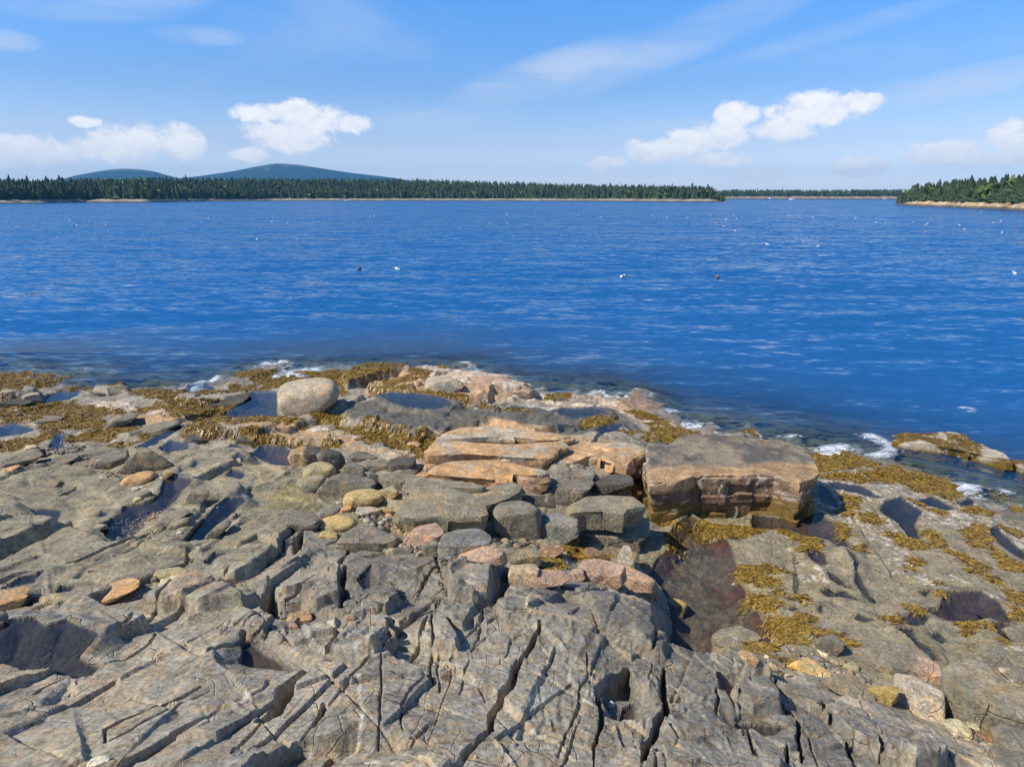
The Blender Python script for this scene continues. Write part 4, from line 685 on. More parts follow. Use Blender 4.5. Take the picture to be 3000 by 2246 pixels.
bz_s = np.where(np.hypot(SX, SY) < 26.5, grid_sample(HZ, SX, SY), -6.0)
shoal = sstep(-bz_s, 0.0, 0.9); SZ = sw * far * (0.25 + 0.75 * shoal)
opac = 1 - np.exp(-np.clip(-bz_s, 0, 9) * 2.0)
FOAM = [(3, [(760, 310), (850, 280), (1000, 270), (1110, 290), (1060, 310), (900, 320)], 1.0), (3, [(1040, 395), (1200, 400), (1330, 440), (1440, 480), (1300, 470), (1120, 430)], 1.15), (4, [(380, 555), (560, 600), (740, 600), (900, 645), (880, 660), (680, 620), (480, 590)], 1.1), (4, [(850, 480), (1000, 480), (1110, 530), (1190, 590), (1150, 670), (1030, 680), (900, 640), (1040, 620), (1060, 570), (940, 520)], 1.2), (4, [(1180, 560), (1330, 570), (1340, 600), (1220, 615)], 1.0),
        (4, [(1240, 235), (1350, 225), (1560, 240), (1650, 260), (1500, 245), (1330, 245)], 0.75), (4, [(1640, 245), (1760, 250), (1850, 270), (1790, 300), (1700, 280)], 1.1), (4, [(790, 380), (880, 385), (840, 400)], 0.8), (4, [(1140, 480), (1200, 540), (1160, 540)], 0.9), (2, [(340, 175), (420, 150), (520, 180), (640, 185), (560, 205), (430, 190)], 0.85), (1, [(1250, 270), (1400, 235), (1500, 250), (1440, 285)], 0.8), (1, [(900, 300), (1100, 285), (1260, 280), (1150, 300), (950, 310)], 0.6), (1, [(60, 185), (300, 180), (420, 190), (300, 200)], 0.6), (1, [(1540, 205), (1620, 180), (1660, 200)], 0.8), (1, [(2000, 190), (2080, 150), (2212, 170), (2150, 195)], 0.8), (1, [(430, 240), (560, 230), (620, 250), (500, 260)], 0.5), (3, [(1380, 400), (1500, 320), (1560, 340), (1450, 420)], 0.5), (4, [(1900, 700), (2208, 800), (2208, 830), (2050, 780)], 0.45), (3, [(150, 100), (260, 110), (200, 125)], 0.6)]
foam = np.zeros_like(SX); zflat = np.zeros_like(HZ)
for crop, poly, amp in FOAM:
    p = px(crop, poly); fx, fy = on_plane(p[:, 0], p[:, 1], 0.0); foam = np.maximum(foam, amp * sstep(poly_sdf(SX, SY, np.stack([fx, fy], 1), 0.8), -0.22, 0.12))
foam = np.maximum(foam, 0.95 * sstep(-bz_s, 0.09, 0.01) * (bz_s < 0.05) * (0.7 + 0.6 * sstep(fbm(SX * 0.8, SY * 0.8, 2, 98), -0.2, 0.3)))
foam = np.maximum(foam, 0.42 * sstep(fbm(SX * 0.35, SY * 0.5, 3, 97), 0.15, 0.5) * sstep(np.hypot(SX, SY), 45, 22) * shoal)
SZ = SZ + 0.10 * np.clip(foam - 0.7, 0, 1) * (bz_s < 0)
sea = mesh_obj('sea', np.stack([SX, SY, SZ], -1).reshape(-1, 3), grid_faces(*SX.shape), M_SEA, attrs={'opac': opac.ravel(), 'foam': foam.ravel()})
tag(sea, 'rippled deep blue sea reaching the far shores', 'water', kind='structure')

# ------------------------------------------------------------------ loose boulders, blocks and stones
def icosphere(sub):
    import bmesh
    bm = bmesh.new(); bmesh.ops.create_icosphere(bm, subdivisions=sub, radius=1.0)
    v = np.array([q.co[:] for q in bm.verts]); bm.faces.ensure_lookup_table(); f = np.array([[q.index for q in p.verts] for p in bm.faces]); bm.free(); return v, f
ICO = {k: icosphere(k) for k in (3, 4, 5)}
def hull(p):
    p = sorted(map(tuple, p)); 
    def half(q):
        h = []
        for a in q:
            while len(h) > 1 and (h[-1][0] - h[-2][0]) * (a[1] - h[-2][1]) - (h[-1][1] - h[-2][1]) * (a[0] - h[-2][0]) <= 0: h.pop()
            h.append(a)
        return h
    lo = half(p); up = half(p[::-1]); return np.array(lo[:-1] + up[:-1])
RC = {'grey': (0.225, 0.20, 0.152), 'dark': (0.11, 0.10, 0.082), 'olive': (0.27, 0.238, 0.165), 'blue': (0.245, 0.235, 0.205), 'yellow': (0.56, 0.42, 0.19), 'moss': (0.40, 0.345, 0.195), 'orange': (0.52, 0.335, 0.17),
      'pink': (0.45, 0.31, 0.215), 'tan': (0.44, 0.375, 0.275), 'white': (0.66, 0.62, 0.54), 'ochre': (0.42, 0.29, 0.10), 'weed': (0.15, 0.09, 0.015), 'cream': (0.62, 0.53, 0.32), 'brown': (0.27, 0.17, 0.10)}
n_rock = [0]
def rock_colour(P, base, seed, second=None, side=None, barn=0.0, foot=None, zlo=0, zhi=1):
    c = np.broadcast_to(np.array(RC[base]), P.shape).copy(); n = fbm3(P * 5 + seed, 4, seed); n2 = fbm3(P * 16 + seed, 3, seed + 3)
    c *= (1 + 0.34 * n + 0.24 * n2)[:, None]
    warm = np.array([1.12, 0.98, 0.80]); c = c * (1 + (warm - 1) * sstep(n, 0.0, 0.5)[:, None])
    if second:
        m = sstep((side if side is not None else n * 2.0) + 0.35 * n, -0.08, 0.12); c = mixcol(c, np.array(RC[second]), m)
    if foot:
        h = (P[:, 2] - zlo) / (zhi - zlo + 1e-6); m = sstep(h + 0.22 * n + 0.12 * n2, 0.42, 0.22); c = mixcol(c, np.array(RC[foot]), m * 0.9)
    if barn > 0:
        b = fbm3(P * 34 + seed, 2, seed + 8); m = sstep(b + n * 0.6, 0.62 - 0.5 * barn, 0.72 - 0.5 * barn); c = mixcol(c, np.array([0.60, 0.55, 0.46]), m * 0.8)
    return np.clip(c, 0.01, 0.9)
def add_rock(name, label, cat, crop, poly, base, sharp=14, group=None, second=None, barn=0.0, foot=None, deep=0.85, sink=0.06, rough=1.0, sub=4, wet=0.0, top=None, near=0.0):
    n_rock[0] += 1; seed = 100 + n_rock[0] * 7; rng = np.random.default_rng(seed)
    p = hull(px(crop, poly)); u0, v0 = p.min(0); u1, v1 = p.max(0); uc, vc = (u0 + u1) / 2, (v0 + v1) / 2
    ub = p[np.argmax(p[:, 1])][0]; ub = (ub + uc) / 2
    bx, by = hit(ub, v1 - 0.06 * (v1 - v0), HZ); bz = float(grid_sample(HZ, np.array([float(bx)]), np.array([float(by)]))[0])
    D = by * CP + (CAM_Z - bz) * SP                      # depth along the optical axis
    D = D - near; w = (u1 - u0) * D / F_PX; hpx = (v1 - v0) * D / F_PX
    dl = math.atan2(CAM_Z - bz, math.hypot(bx, by)); dep = min(deep * w, 1.25 * hpx / max(0.25, math.sin(dl)) * 0.75)
    Dc = D + 0.42 * dep * math.cos(dl); s = 1.09 * Dc / F_PX
    vd = ray(uc, vc); C = np.array([0, 0, CAM_Z]) + vd * Dc; vd = vd / np.linalg.norm(vd)
    R = np.cross(vd, (0, 0, 1)); R /= np.linalg.norm(R); T = np.cross(R, vd)
    pl = []
    for a, b in zip(p, np.roll(p, -1, 0)):
        e = b - a; L = np.hypot(*e)
        if L < 1e-6: continue
        nn = np.array([e[1], -e[0]]) / L; off = nn @ (a - (uc, vc)); n3d = nn[0] * R - nn[1] * T
        pl.append((n3d, max(off * s, 0.004)))
    hw, hh, hd = w / 2, hpx / 2, dep / 2
    fwd = np.array([vd[0], vd[1], 0]); fwd /= np.linalg.norm(fwd); rt = np.array([fwd[1], -fwd[0], 0])
    def unit(q): return q / np.linalg.norm(q)
    a_top = (hh - (0.55 if top is None else top) * hd * math.sin(dl)) / math.cos(dl)
    pl += [(unit(np.array([0, 0, 1.0]) + rt * rng.uniform(-.22, .22) + fwd * rng.uniform(-.18, .06)), max(a_top, 0.35 * hh)), (unit(-fwd + rt * rng.uniform(-.3, .3) + np.array([0, 0, rng.uniform(0, .35)])), hd * 0.9), (fwd, hd), (np.array([0, 0, -1.0]), hh * 1.05)]
    for k in range(9 if sharp > 11 else 5):
        q = unit(-fwd * rng.uniform(0.1, 1) + rt * rng.uniform(-1.1, 1.1) + np.array([0, 0, rng.uniform(0.0, 0.9)]))
        ext = abs(q @ rt) * hw + abs(q @ fwd) * hd + abs(q[2]) * hh; pl.append((q, ext * (rng.uniform(0.78, 0.97) if sharp > 11 else rng.uniform(0.7, 0.9))))
    V, Fc = ICO[sub]; d = V * np.array([1, 1, 1]); d = (V[:, :1] * rt * hw + V[:, 1:2] * fwd * hd + V[:, 2:] * np.array([0, 0, 1]) * hh); d /= np.linalg.norm(d, axis=1, keepdims=True)
    acc = np.zeros(len(d)); sharp = sharp * (1.7 if sharp > 11 else 1.0)
    for nn, off in pl: acc += (np.maximum(d @ nn, 0) / off) ** sharp
    r = acc ** (-1.0 / sharp); size = (hw + hh + hd) / 3
    r *= 1 + rough * (0.035 * fbm3(d * 3.0 + seed, 3, seed) + 0.022 * fbm3(d * 9.0 + seed, 3, seed + 5) + (0.0 if sharp < 18 else 0.05 * (h2(*[np.floor(d[:, k] * 3.1 + 0.3 * n3(d * 2 + seed, seed)).astype(np.int64) for k in (0, 2)], seed) - 0.5)))
    Q = d * r[:, None]; Q -= np.array([0, 0, min(sink * size, 0.03)])
    side = (Q @ rt) / hw
    cc = rock_colour(Q, base, seed, second, side if second else None, barn, foot, -hh * 0.8, hh * 0.8)
    o = mesh_obj(name, Q, Fc, M_BOULDER, col=cc, attrs={'wet': np.full(len(Q), wet)}, smooth=True); o.data.set_sharp_from_angle(angle=math.radians(26 if sharp > 18 else 60)); o.location = C
    return tag(o, label, cat, group)
def add_slab(name, label, cat, crop, poly, h, base, group=None, second=None, band_=None, barn=0.0, foot=None, tilt=(0, 0), rough=1.0, bevel=0.03, under=0.12, flare=0.0, na=200, zt=None, parent=None, wet=0.0, kind=None, wet_top=0.0, paint=None):
    """a block from the outline of its top face; h = height of its sides"""
    n_rock[0] += 1; seed = 100 + n_rock[0] * 7; p = px(crop, poly); k = np.argmax(p[:, 1]); ub, vb = p[k]
    if zt is None:
        D = 7.0
        for it in range(4):
            gx, gy = hit(ub, vb + 0.93 * h * F_PX / D, HZ); gz = float(grid_sample(HZ, np.array([float(gx)]), np.array([float(gy)]))[0]); D = float(gy) * CP + (CAM_Z - gz) * SP
        zt = gz + h
    x0, y0 = on_plane(ub, vb, zt); W = np.zeros((len(p), 3))
    for i, (u, v) in enumerate(p):
        d = ray(u, v); den = d[2] - tilt[0] * d[0] - tilt[1] * d[1]; t = (zt - CAM_Z - tilt[0] * x0 - tilt[1] * y0) / den; W[i] = d * t; W[i, 2] += CAM_Z
    c = W.mean(0); q = W[:, :2] - c[:2]
    th = np.linspace(0, 2 * math.pi, na, endpoint=False); dirs = np.stack([np.cos(th), np.sin(th)], 1); rad = np.zeros(na)
    for a, b in zip(q, np.roll(q, -1, 0)):
        e = b - a; den = dirs[:, 0] * e[1] - dirs[:, 1] * e[0]; den = np.where(np.abs(den) < 1e-9, 1e-9, den)
        t = (a[0] * e[1] - a[1] * e[0]) / den; s_ = (a[0] * dirs[:, 1] - a[1] * dirs[:, 0]) / den
        ok = (t > 0) & (s_ >= -1e-6) & (s_ <= 1 + 1e-6); rad = np.where(ok, np.maximum(rad, t), rad)
    rad = np.where(rad < 1e-4, rad.mean(), rad)
    for _ in range(1): rad = 0.5 * rad + 0.25 * (np.roll(rad, 1) + np.roll(rad, -1))
    size = rad.mean(); bv = min(bevel, 0.25 * h, 0.3 * size); rings = []
    nt = 16 if na < 180 else (30 if na < 280 else 44); ns = max(8, min(26, int(h / 0.02)))
    for i in range(nt):
        f = (i / (nt - 1)) ** 0.8; rings.append((f, 0.0, 0))
    hb = h + 0.12
    prof = [(1.0 + bv / size * 0.5, -bv * 0.3, 1)] + [(1.0 + bv / size * 0.6 + flare * t - under * t * t, -bv - (hb - bv) * t, 1) for t in np.linspace(0, 1, ns)]
    P = []; 
    for f, dz, sd in rings:
        rr_ = np.minimum(f * rad, rad - bv * (1 if sd == 0 else 0)) if f > 0.9 else f * rad
        P.append(np.stack([c[0] + rr_ * dirs[:, 0], c[1] + rr_ * dirs[:, 1], np.full(na, dz)], 1))
    for f, dz, sd in prof: P.append(np.stack([c[0] + rad * f * dirs[:, 0], c[1] + rad * f * dirs[:, 1], np.full(na, dz)], 1))
    P = np.stack(P); P[..., 2] += c[2] + tilt[0] * (P[..., 0] - c[0]) + tilt[1] * (P[..., 1] - c[1])
    nr = len(P); S = P.reshape(-1, 3); topf = np.repeat(np.arange(nr) < nt, na)
    out = np.concatenate([np.zeros((len(S), 2)), np.ones((len(S), 1))], 1); dr = np.tile(dirs, (nr, 1)); out[~topf, :2] = dr[~topf]; out[~topf, 2] = 0.15
    nz = fbm3(S * 2.4 + seed, 4, seed); nf = fbm3(S * 9 + seed, 4, seed + 2)
    # chipped planes on the sides
    ch = np.abs(fbm3(S * np.array([3.2, 3.2, 4.5]) + seed, 2, seed + 4)); gq = (S + 0.05 * np.stack([nz, nf, nz], 1)) / np.array([0.34, 0.34, 0.13]); gi = np.floor(gq).astype(np.int64); stp = h2(gi[:, 0] + 91 * gi[:, 2], gi[:, 1], seed) - 0.5
    disp = np.where(topf, 0.020 * nz + 0.008 * nf, 0.03 * nz + 0.085 * stp - 0.03 * ch + 0.016 * nf) * rough * min(1.0, size * 2.2)
    fade = np.where(topf, 1, sstep(c[2] - S[:, 2], 0.0, 0.05)); S = S + out * (disp * fade)[:, None]
    S = np.concatenate([S, [[c[0], c[1], c[2] + 0.0]]]); F4 = grid_faces(nr, na, True)
    F4 = F4[na:, ::-1]                                                      # the first ring is a point: fan it
    fan = np.stack([np.full(na, 0), na + np.arange(na), na + (np.arange(na) + 1) % na, np.full(na, 0)], 1)
    loc = np.array([c[0], c[1], c[2] - h]); L = S - loc
    side = None
    if second:
        side = np.r_[1.6 * nz - 0.1, 0] if band_ is None else None
        if band_ is not None:
            side = np.r_[band_ - (S[:-1, 1] - c[1]) / size, -1]            # second colour on the near part
            side = np.where(L[:, 2] < h * 0.97, np.abs(side) * 0 + 1.0, side) if band_ > -50 else side
    cc = rock_colour(L, base, seed, second, side, barn, foot, -0.02, h)
    if paint: cc = paint(L, h, nz, nf, np.r_[topf, True], size)
    wv = np.full(len(S), wet); wv[:-1][topf] = np.maximum(wv[:-1][topf], wet_top * sstep(nz[topf], -0.3, 0.2))
    o = mesh_obj(name, L, np.concatenate([fan[:, [0, 1, 2]], F4[:, [0, 1, 2]], F4[:, [0, 2, 3]]]), M_BOULDER, col=cc, attrs={'wet': wv}, parent=parent); o.data.set_sharp_from_angle(angle=math.radians(32))
    o.location = loc
    return tag(o, label, cat, group, kind)

R_ = add_rock
# ---- the ledge blocks
def paint_block(L, h, nz, nf, topf, size):
    nz = np.r_[nz, 0]; nf = np.r_[nf, 0]; ne = np.interp(L[:, 0], [-1.3, 1.3], [-0.42, -0.18])      # the front edge runs obliquely
    front = sstep(ne + 0.18 * nz + 0.05 * nf - L[:, 1], -0.06, 0.10)
    c = np.broadcast_to(np.array([0.27, 0.225, 0.16]), L.shape).copy(); c = mixcol(c, np.array([0.12, 0.11, 0.095]), sstep(nf + nz, 0.0, 0.35) * 0.8)
    buff = np.array([0.47, 0.31, 0.16]); c = mixcol(c, buff * (1 + 0.5 * nf[:, None]), front)
    hh = L[:, 2] / h; low = (~topf) * sstep(0.80 + 0.35 * nz + 0.15 * nf - hh, -0.08, 0.10)
    c = mixcol(c, np.array([0.20, 0.13, 0.085]) * (1 + 0.6 * nf[:, None]), low * 0.95); c = mixcol(c, np.array([0.19, 0.12, 0.022]), (~topf) * sstep(0.42 + 0.5 * nz - hh, -0.06, 0.08) * 0.85)
    sp = fbm3(L * 30.0, 2, 5); c = mixcol(c, np.array([0.58, 0.53, 0.44]), (~topf) * sstep(sp + 0.5 * nz, 0.34, 0.46) * sstep(hh, 0.15, 0.4) * 0.85)
    return np.clip(c, 0.01, 0.9)
add_slab('ledge_block', 'massive squared ledge block with orange front edge and barnacled sides in the gully', 'rock', 3, [(812, 590), (850, 545), (1000, 560), (1080, 490), (1180, 470), (1400, 480), (1600, 500), (1780, 515), (1900, 520), (2060, 580), (2150, 680), (2165, 790), (2040, 870), (1915, 820), (1850, 800), (1500, 800), (1180, 805), (1120, 840), (850, 860), (830, 700)], 0.58, 'dark', second='orange', band_=-0.30, barn=0.45, foot='weed', tilt=(-0.02, 0.03), rough=1.3, na=340, wet_top=0.4, under=0.03, bevel=0.025, paint=paint_block)
add_slab('ledge_block', 'long tan ledge block with a dark barnacled front beside the mossy cleft', 'rock', 2, [(1000, 735), (1030, 680), (1060, 645), (1200, 640), (1500, 665), (1650, 660), (1860, 640), (1870, 670), (1810, 720), (1740, 750), (1500, 740), (1250, 720)], 0.16, 'orange', second='tan', barn=0.2, foot='brown', na=240, under=0.05, rough=1.8, bevel=0.05)
add_slab('ledge_block', 'low pinkish ledge hump with weed hanging along its front', 'rock', 2, [(1080, 625), (1130, 590), (1230, 555), (1400, 548), (1620, 570), (1850, 600), (1920, 605), (1880, 625), (1700, 630), (1500, 610), (1300, 620)], 0.10, 'tan', second='orange', barn=0.3, foot='weed', na=220, rough=2.2)
add_slab('ledge_block', 'buff orange ledge block split by a crack behind the grey boulder pile', 'rock', 2, [(1020, 850), (1060, 800), (1140, 775), (1250, 770), (1400, 765), (1560, 780), (1740, 830), (1790, 840), (1700, 860), (1560, 850), (1540, 890), (1380, 880), (1200, 870)], 0.22, 'orange', second='tan', na=240, rough=2.2, under=0.02, bevel=0.05)
add_slab('ledge_block', 'broken pinkish ledge with rough bedding between tan block and weedy cleft', 'rock', 3, [(140, 560), (220, 520), (420, 540), (640, 545), (780, 570), (790, 620), (700, 660), (640, 720), (500, 690), (420, 660), (290, 650), (160, 720), (110, 690)], 0.22, 'orange', second='tan', barn=0.25, foot='brown', na=240, rough=2.6, under=-0.05, bevel=0.05)
add_slab('ledge_rock', 'long weed-fringed reef rock awash in the surf', 'rock', 4, [(1150, 480), (1240, 455), (1400, 465), (1600, 450), (1720, 470), (1800, 530), (1880, 560), (1960, 600), (2060, 640), (2100, 690), (2000, 680), (1900, 640), (1700, 600), (1500, 560), (1330, 540), (1220, 525)], 0.16, 'weed', second='tan', barn=0.5, foot='weed', na=240, rough=2.2, zt=0.16, flare=0.15)
add_slab('ledge_rock', 'small weed-covered reef rock at the end of the surf reef', 'rock', 4, [(2100, 690), (2150, 675), (2300, 720), (2400, 770), (2300, 780), (2180, 740)], 0.12, 'weed', second='tan', foot='weed', na=120, rough=2.0, zt=0.10, flare=0.15)
# ---- the boulder pile
R_('boulder', 'huge rounded pale granite boulder perched on the weedy ledge', 'boulder', 2, [(22, 345), (35, 290), (75, 245), (150, 232), (290, 225), (370, 235), (420, 270), (437, 310), (432, 375), (380, 420), (300, 470), (210, 492), (120, 490), (55, 455), (25, 400)], 'tan', 7, deep=0.9, sub=5, rough=0.6, foot=None, sink=0.02)
R_('boulder', 'pink and grey barnacled boulder at the corner of a tide pool', 'boulder', 2, [(108, 740), (130, 695), (220, 678), (290, 690), (300, 740), (270, 810), (190, 815), (125, 790)], 'orange', 16, second='dark', barn=0.25)
R_('boulder', 'smooth dark grey boulder behind the yellow mossy one', 'boulder', 2, [(285, 720), (350, 685), (430, 715), (470, 770), (460, 830), (410, 850), (310, 790)], 'dark', 10, barn=0.2)
R_('boulder', 'yellow-green mossy boulder with a barnacled waist', 'boulder', 2, [(195, 850), (215, 800), (270, 772), (340, 775), (395, 810), (410, 860), (380, 900), (290, 900), (220, 890)], 'moss', 7)
R_('boulder', 'smooth olive egg-shaped boulder resting on the bedrock edge', 'boulder', 2, [(152, 890), (190, 862), (300, 858), (350, 875), (330, 920), (270, 985), (210, 992), (165, 940)], 'olive', 6)
R_('boulder', 'large angular grey boulder behind the golden one', 'boulder', 2, [(262, 1020), (310, 940), (390, 870), (440, 850), (560, 880), (660, 920), (640, 960), (520, 980), (440, 1060), (340, 1082), (270, 1040)], 'grey', 22, deep=0.5, near=-0.30)
R_('boulder', 'grey wedge rock leaning on the big angular boulder', 'boulder', 2, [(440, 830), (480, 785), (530, 780), (590, 820), (600, 850), (545, 890), (470, 880)], 'grey', 24)
R_('boulder', 'grey block with one dark end above the pile of boulders', 'boulder', 2, [(475, 745), (540, 705), (600, 715), (660, 750), (620, 780), (540, 790)], 'grey', 24)
R_('boulder', 'squarish light grey block next to a darker oblong one', 'boulder', 2, [(580, 800), (600, 765), (720, 762), (745, 800), (730, 845), (650, 840), (590, 832)], 'olive', 24)
R_('boulder', 'dark oblong block with a pale vein', 'boulder', 2, [(740, 800), (770, 755), (860, 750), (920, 755), (915, 800), (850, 835), (745, 835)], 'dark', 24)
R_('boulder', 'thin upright grey shard in the boulder pile', 'rock', 2, [(600, 840), (630, 835), (690, 870), (760, 925), (740, 945), (690, 930), (640, 890)], 'blue', 30, deep=0.5)
add_slab('slab', 'low flat grey slab wedged behind the shard', 'rock', 2, [(690, 860), (770, 848), (900, 862), (980, 880), (930, 900), (820, 905), (740, 895)], 0.12, 'olive', na=140)
R_('boulder', 'olive stone wedged against the golden oblong boulder', 'boulder', 2, [(690, 960), (780, 935), (815, 990), (770, 1020), (700, 1050), (690, 1000)], 'moss', 18)
R_('boulder', 'golden oblong boulder with a dark shadowed end', 'boulder', 2, [(455, 1020), (480, 970), (560, 950), (650, 950), (700, 985), (705, 1040), (650, 1065), (540, 1075), (470, 1060)], 'yellow', 8, sub=4, near=0.10)
R_('stone', 'small orange stone below the golden oblong boulder', 'stone', 2, [(430, 1105), (460, 1065), (510, 1065), (500, 1095), (470, 1115)], 'orange', 12, sub=3)
R_('boulder', 'cream-topped stone between golden boulders', 'stone', 2, [(540, 1100), (560, 1065), (640, 1070), (690, 1090), (690, 1120), (610, 1145), (550, 1130)], 'tan', 16)
R_('stone', 'small golden stone touching the cream-topped one', 'stone', 2, [(675, 1080), (720, 1068), (765, 1090), (770, 1125), (730, 1128), (690, 1100)], 'yellow', 12, sub=3)
R_('boulder', 'smooth blue-grey oval cobble above the round golden boulder', 'stone', 2, [(272, 1120), (320, 1080), (400, 1060), (438, 1080), (430, 1110), (350, 1140), (290, 1160)], 'blue', 6)
R_('boulder', 'round golden boulder with dark underside', 'boulder', 2, [(292, 1175), (330, 1130), (410, 1118), (490, 1135), (545, 1180), (500, 1230), (410, 1240), (310, 1215)], 'yellow', 7)
R_('stone', 'tan stone tucked under the round golden boulder', 'stone', 2, [(285, 1270), (320, 1225), (370, 1220), (415, 1250), (405, 1285), (330, 1278)], 'yellow', 12, sub=3)
R_('boulder', 'grey cracked block at the pool edge of the bedrock', 'boulder', 2, [(60, 1140), (110, 1115), (200, 1125), (260, 1125), (290, 1170), (280, 1210), (180, 1240), (130, 1190)], 'grey', 20)
add_slab('slab', 'broad flat grey slab with dark stains lying across the boulder pile', 'rock', 2, [(820, 1110), (870, 1020), (910, 930), (990, 905), (1060, 905), (1150, 945), (1280, 985), (1360, 1045), (1388, 1110), (1350, 1125), (1200, 1130), (1090, 1120), (1010, 1130), (920, 1140), (850, 1130)], 0.22, 'olive', na=260, tilt=(0.0, 0.03), rough=0.8, under=0.2)
add_slab('slab', 'wedge-shaped grey slab butting against the broad flat slab', 'rock', 2, [(1290, 975), (1370, 945), (1460, 925), (1560, 910), (1605, 935), (1590, 970), (1530, 1005), (1440, 1040), (1380, 1050), (1340, 1020)], 0.22, 'olive', na=180, rough=0.8, under=0.2)
add_slab('slab', 'grey slab propped behind the broad flat slab', 'rock', 2, [(840, 950), (880, 890), (960, 875), (1100, 890), (1370, 930), (1330, 945), (1150, 940), (1050, 900), (930, 915), (880, 975)], 0.12, 'olive', na=200, rough=0.8)
R_('boulder', 'big rounded grey boulder with one flat lit face', 'boulder', 2, [(1428, 1110), (1470, 1045), (1560, 1030), (1650, 1040), (1730, 1095), (1735, 1180), (1720, 1270), (1640, 1297), (1540, 1285), (1450, 1220), (1430, 1160)], 'grey', 12, sub=5, rough=0.7)
R_('boulder', 'fan-grained grey block between two larger boulders', 'boulder', 2, [(1735, 1230), (1745, 1130), (1800, 1115), (1900, 1120), (1965, 1150), (1970, 1250), (1880, 1305), (1800, 1310), (1730, 1290)], 'blue', 24, rough=0.7)
add_slab('slab', 'stepped flat grey slab capping the squared boulder', 'rock', 3, [(175, 1080), (200, 1040), (330, 975), (500, 965), (690, 975), (790, 1050), (650, 1070), (620, 1110), (480, 1090), (300, 1090), (210, 1110)], 0.12, 'olive', na=200, rough=0.7, zt=0.86)
R_('boulder', 'squared grey boulder with scooped face under the flat slab', 'boulder', 3, [(265, 1200), (330, 1150), (480, 1140), (620, 1140), (810, 1130), (805, 1250), (720, 1330), (600, 1380), (450, 1395), (330, 1360), (270, 1290)], 'olive', 20, sub=5, rough=0.8, barn=0.08)
R_('boulder', 'dark-sided grey block above the stepped slab', 'boulder', 3, [(355, 930), (400, 860), (480, 810), (580, 790), (670, 800), (690, 870), (560, 890), (480, 930), (440, 960), (370, 965)], 'dark', 22)
R_('boulder', 'lumpy grey block with knobbly front below orange ledge', 'boulder', 3, [(45, 890), (70, 860), (200, 850), (330, 830), (380, 850), (350, 900), (280, 970), (200, 1015), (110, 990), (50, 940)], 'grey', 16, rough=1.8)
R_('boulder', 'flat-topped grey block against the pinkish ledge', 'boulder', 3, [(55, 800), (100, 740), (200, 725), (280, 760), (380, 770), (360, 830), (160, 850), (80, 850)], 'grey', 22)
R_('boulder', 'dark cracked block behind the big rounded boulder', 'boulder', 2, [(1620, 1030), (1650, 1000), (1770, 995), (1830, 1010), (1810, 1070), (1720, 1080), (1660, 1060)], 'dark', 24)
R_('boulder', 'small dark wedge between lumpy block and stepped slab', 'boulder', 'B', [(1110, 610), (1150, 590), (1260, 620), (1280, 660), (1230, 700), (1140, 700)], 'dark', 22)
R_('boulder', 'low grey rock filling the gap behind the fan-grained block', 'boulder', 'B', [(1010, 760), (1040, 700), (1180, 690), (1260, 680), (1250, 760), (1150, 780)], 'grey', 20)
R_('boulder', 'broken brownish pink rock at the end of the orange ledge', 'boulder', 'B', [(730, 470), (760, 360), (900, 340), (1030, 350), (1050, 430), (1020, 520), (880, 580), (780, 560)], 'pink', 24, second='brown', rough=1.6)
R_('boulder', 'pink granite brick-shaped stone lying across smaller rocks', 'stone', 2, [(860, 1270), (910, 1215), (940, 1195), (1060, 1178), (1105, 1245), (1090, 1275), (940, 1330), (890, 1320)], 'pink', 26, rough=0.7)
R_('stone', 'tan granite stone resting against the brick-shaped one', 'stone', 2, [(810, 1215), (860, 1190), (930, 1188), (940, 1215), (890, 1260), (815, 1245)], 'orange', 14)
R_('boulder', 'pale grey bedrock hump below the broad flat slab', 'boulder', 2, [(1075, 1330), (1110, 1240), (1200, 1215), (1330, 1215), (1400, 1260), (1418, 1300), (1360, 1340), (1230, 1355), (1180, 1390), (1085, 1395)], 'blue', 14, rough=1.3)
R_('boulder', 'pink-crested grey outcrop below the golden boulders', 'boulder', 2, [(430, 1290), (480, 1225), (570, 1180), (640, 1190), (700, 1240), (820, 1290), (830, 1350), (700, 1365), (560, 1350), (440, 1330)], 'grey', 20, rough=1.6, second=None)
R_('stone', 'upright grey splinter under the brick-shaped stone', 'stone', 2, [(970, 1345), (1000, 1300), (1060, 1295), (1060, 1390), (990, 1400)], 'olive', 24)
R_('stone', 'pale yellow pebble lodged on the fractured bedrock', 'stone', 2, [(730, 1355), (760, 1335), (800, 1345), (800, 1375), (750, 1380)], 'yellow', 10, sub=3)
R_('boulder', 'pink granite knob on the crest of the bedrock mound', 'boulder', 2, [(1200, 1390), (1240, 1340), (1330, 1325), (1430, 1330), (1500, 1370), (1510, 1430), (1460, 1450), (1380, 1430), (1290, 1400)], 'pink', 14, rough=1.4)
R_('boulder', 'fan-grained olive stone below the rounded grey boulder', 'boulder', 2, [(1545, 1420), (1590, 1345), (1710, 1335), (1730, 1430), (1690, 1470), (1560, 1440)], 'olive', 22)
R_('boulder', 'dark barnacled ledge stone under the fan-grained block', 'boulder', 2, [(1715, 1380), (1750, 1325), (1860, 1315), (1890, 1345), (1840, 1385), (1730, 1400)], 'brown', 18, barn=0.5, foot='weed')
R_('boulder', 'barnacled dark rock below the squared boulder', 'boulder', 'B', [(1400, 1170), (1420, 1110), (1500, 1100), (1640, 1190), (1630, 1240), (1500, 1230), (1400, 1210)], 'brown', 18, barn=0.3, foot='weed')
R_('boulder', 'pale barnacled pillar standing in the gully corner', 'boulder', 'B', [(1730, 1280), (1750, 1160), (1790, 1080), (1850, 1090), (1890, 1200), (1900, 1300), (1820, 1320)], 'tan', 16, barn=0.5, foot='weed')
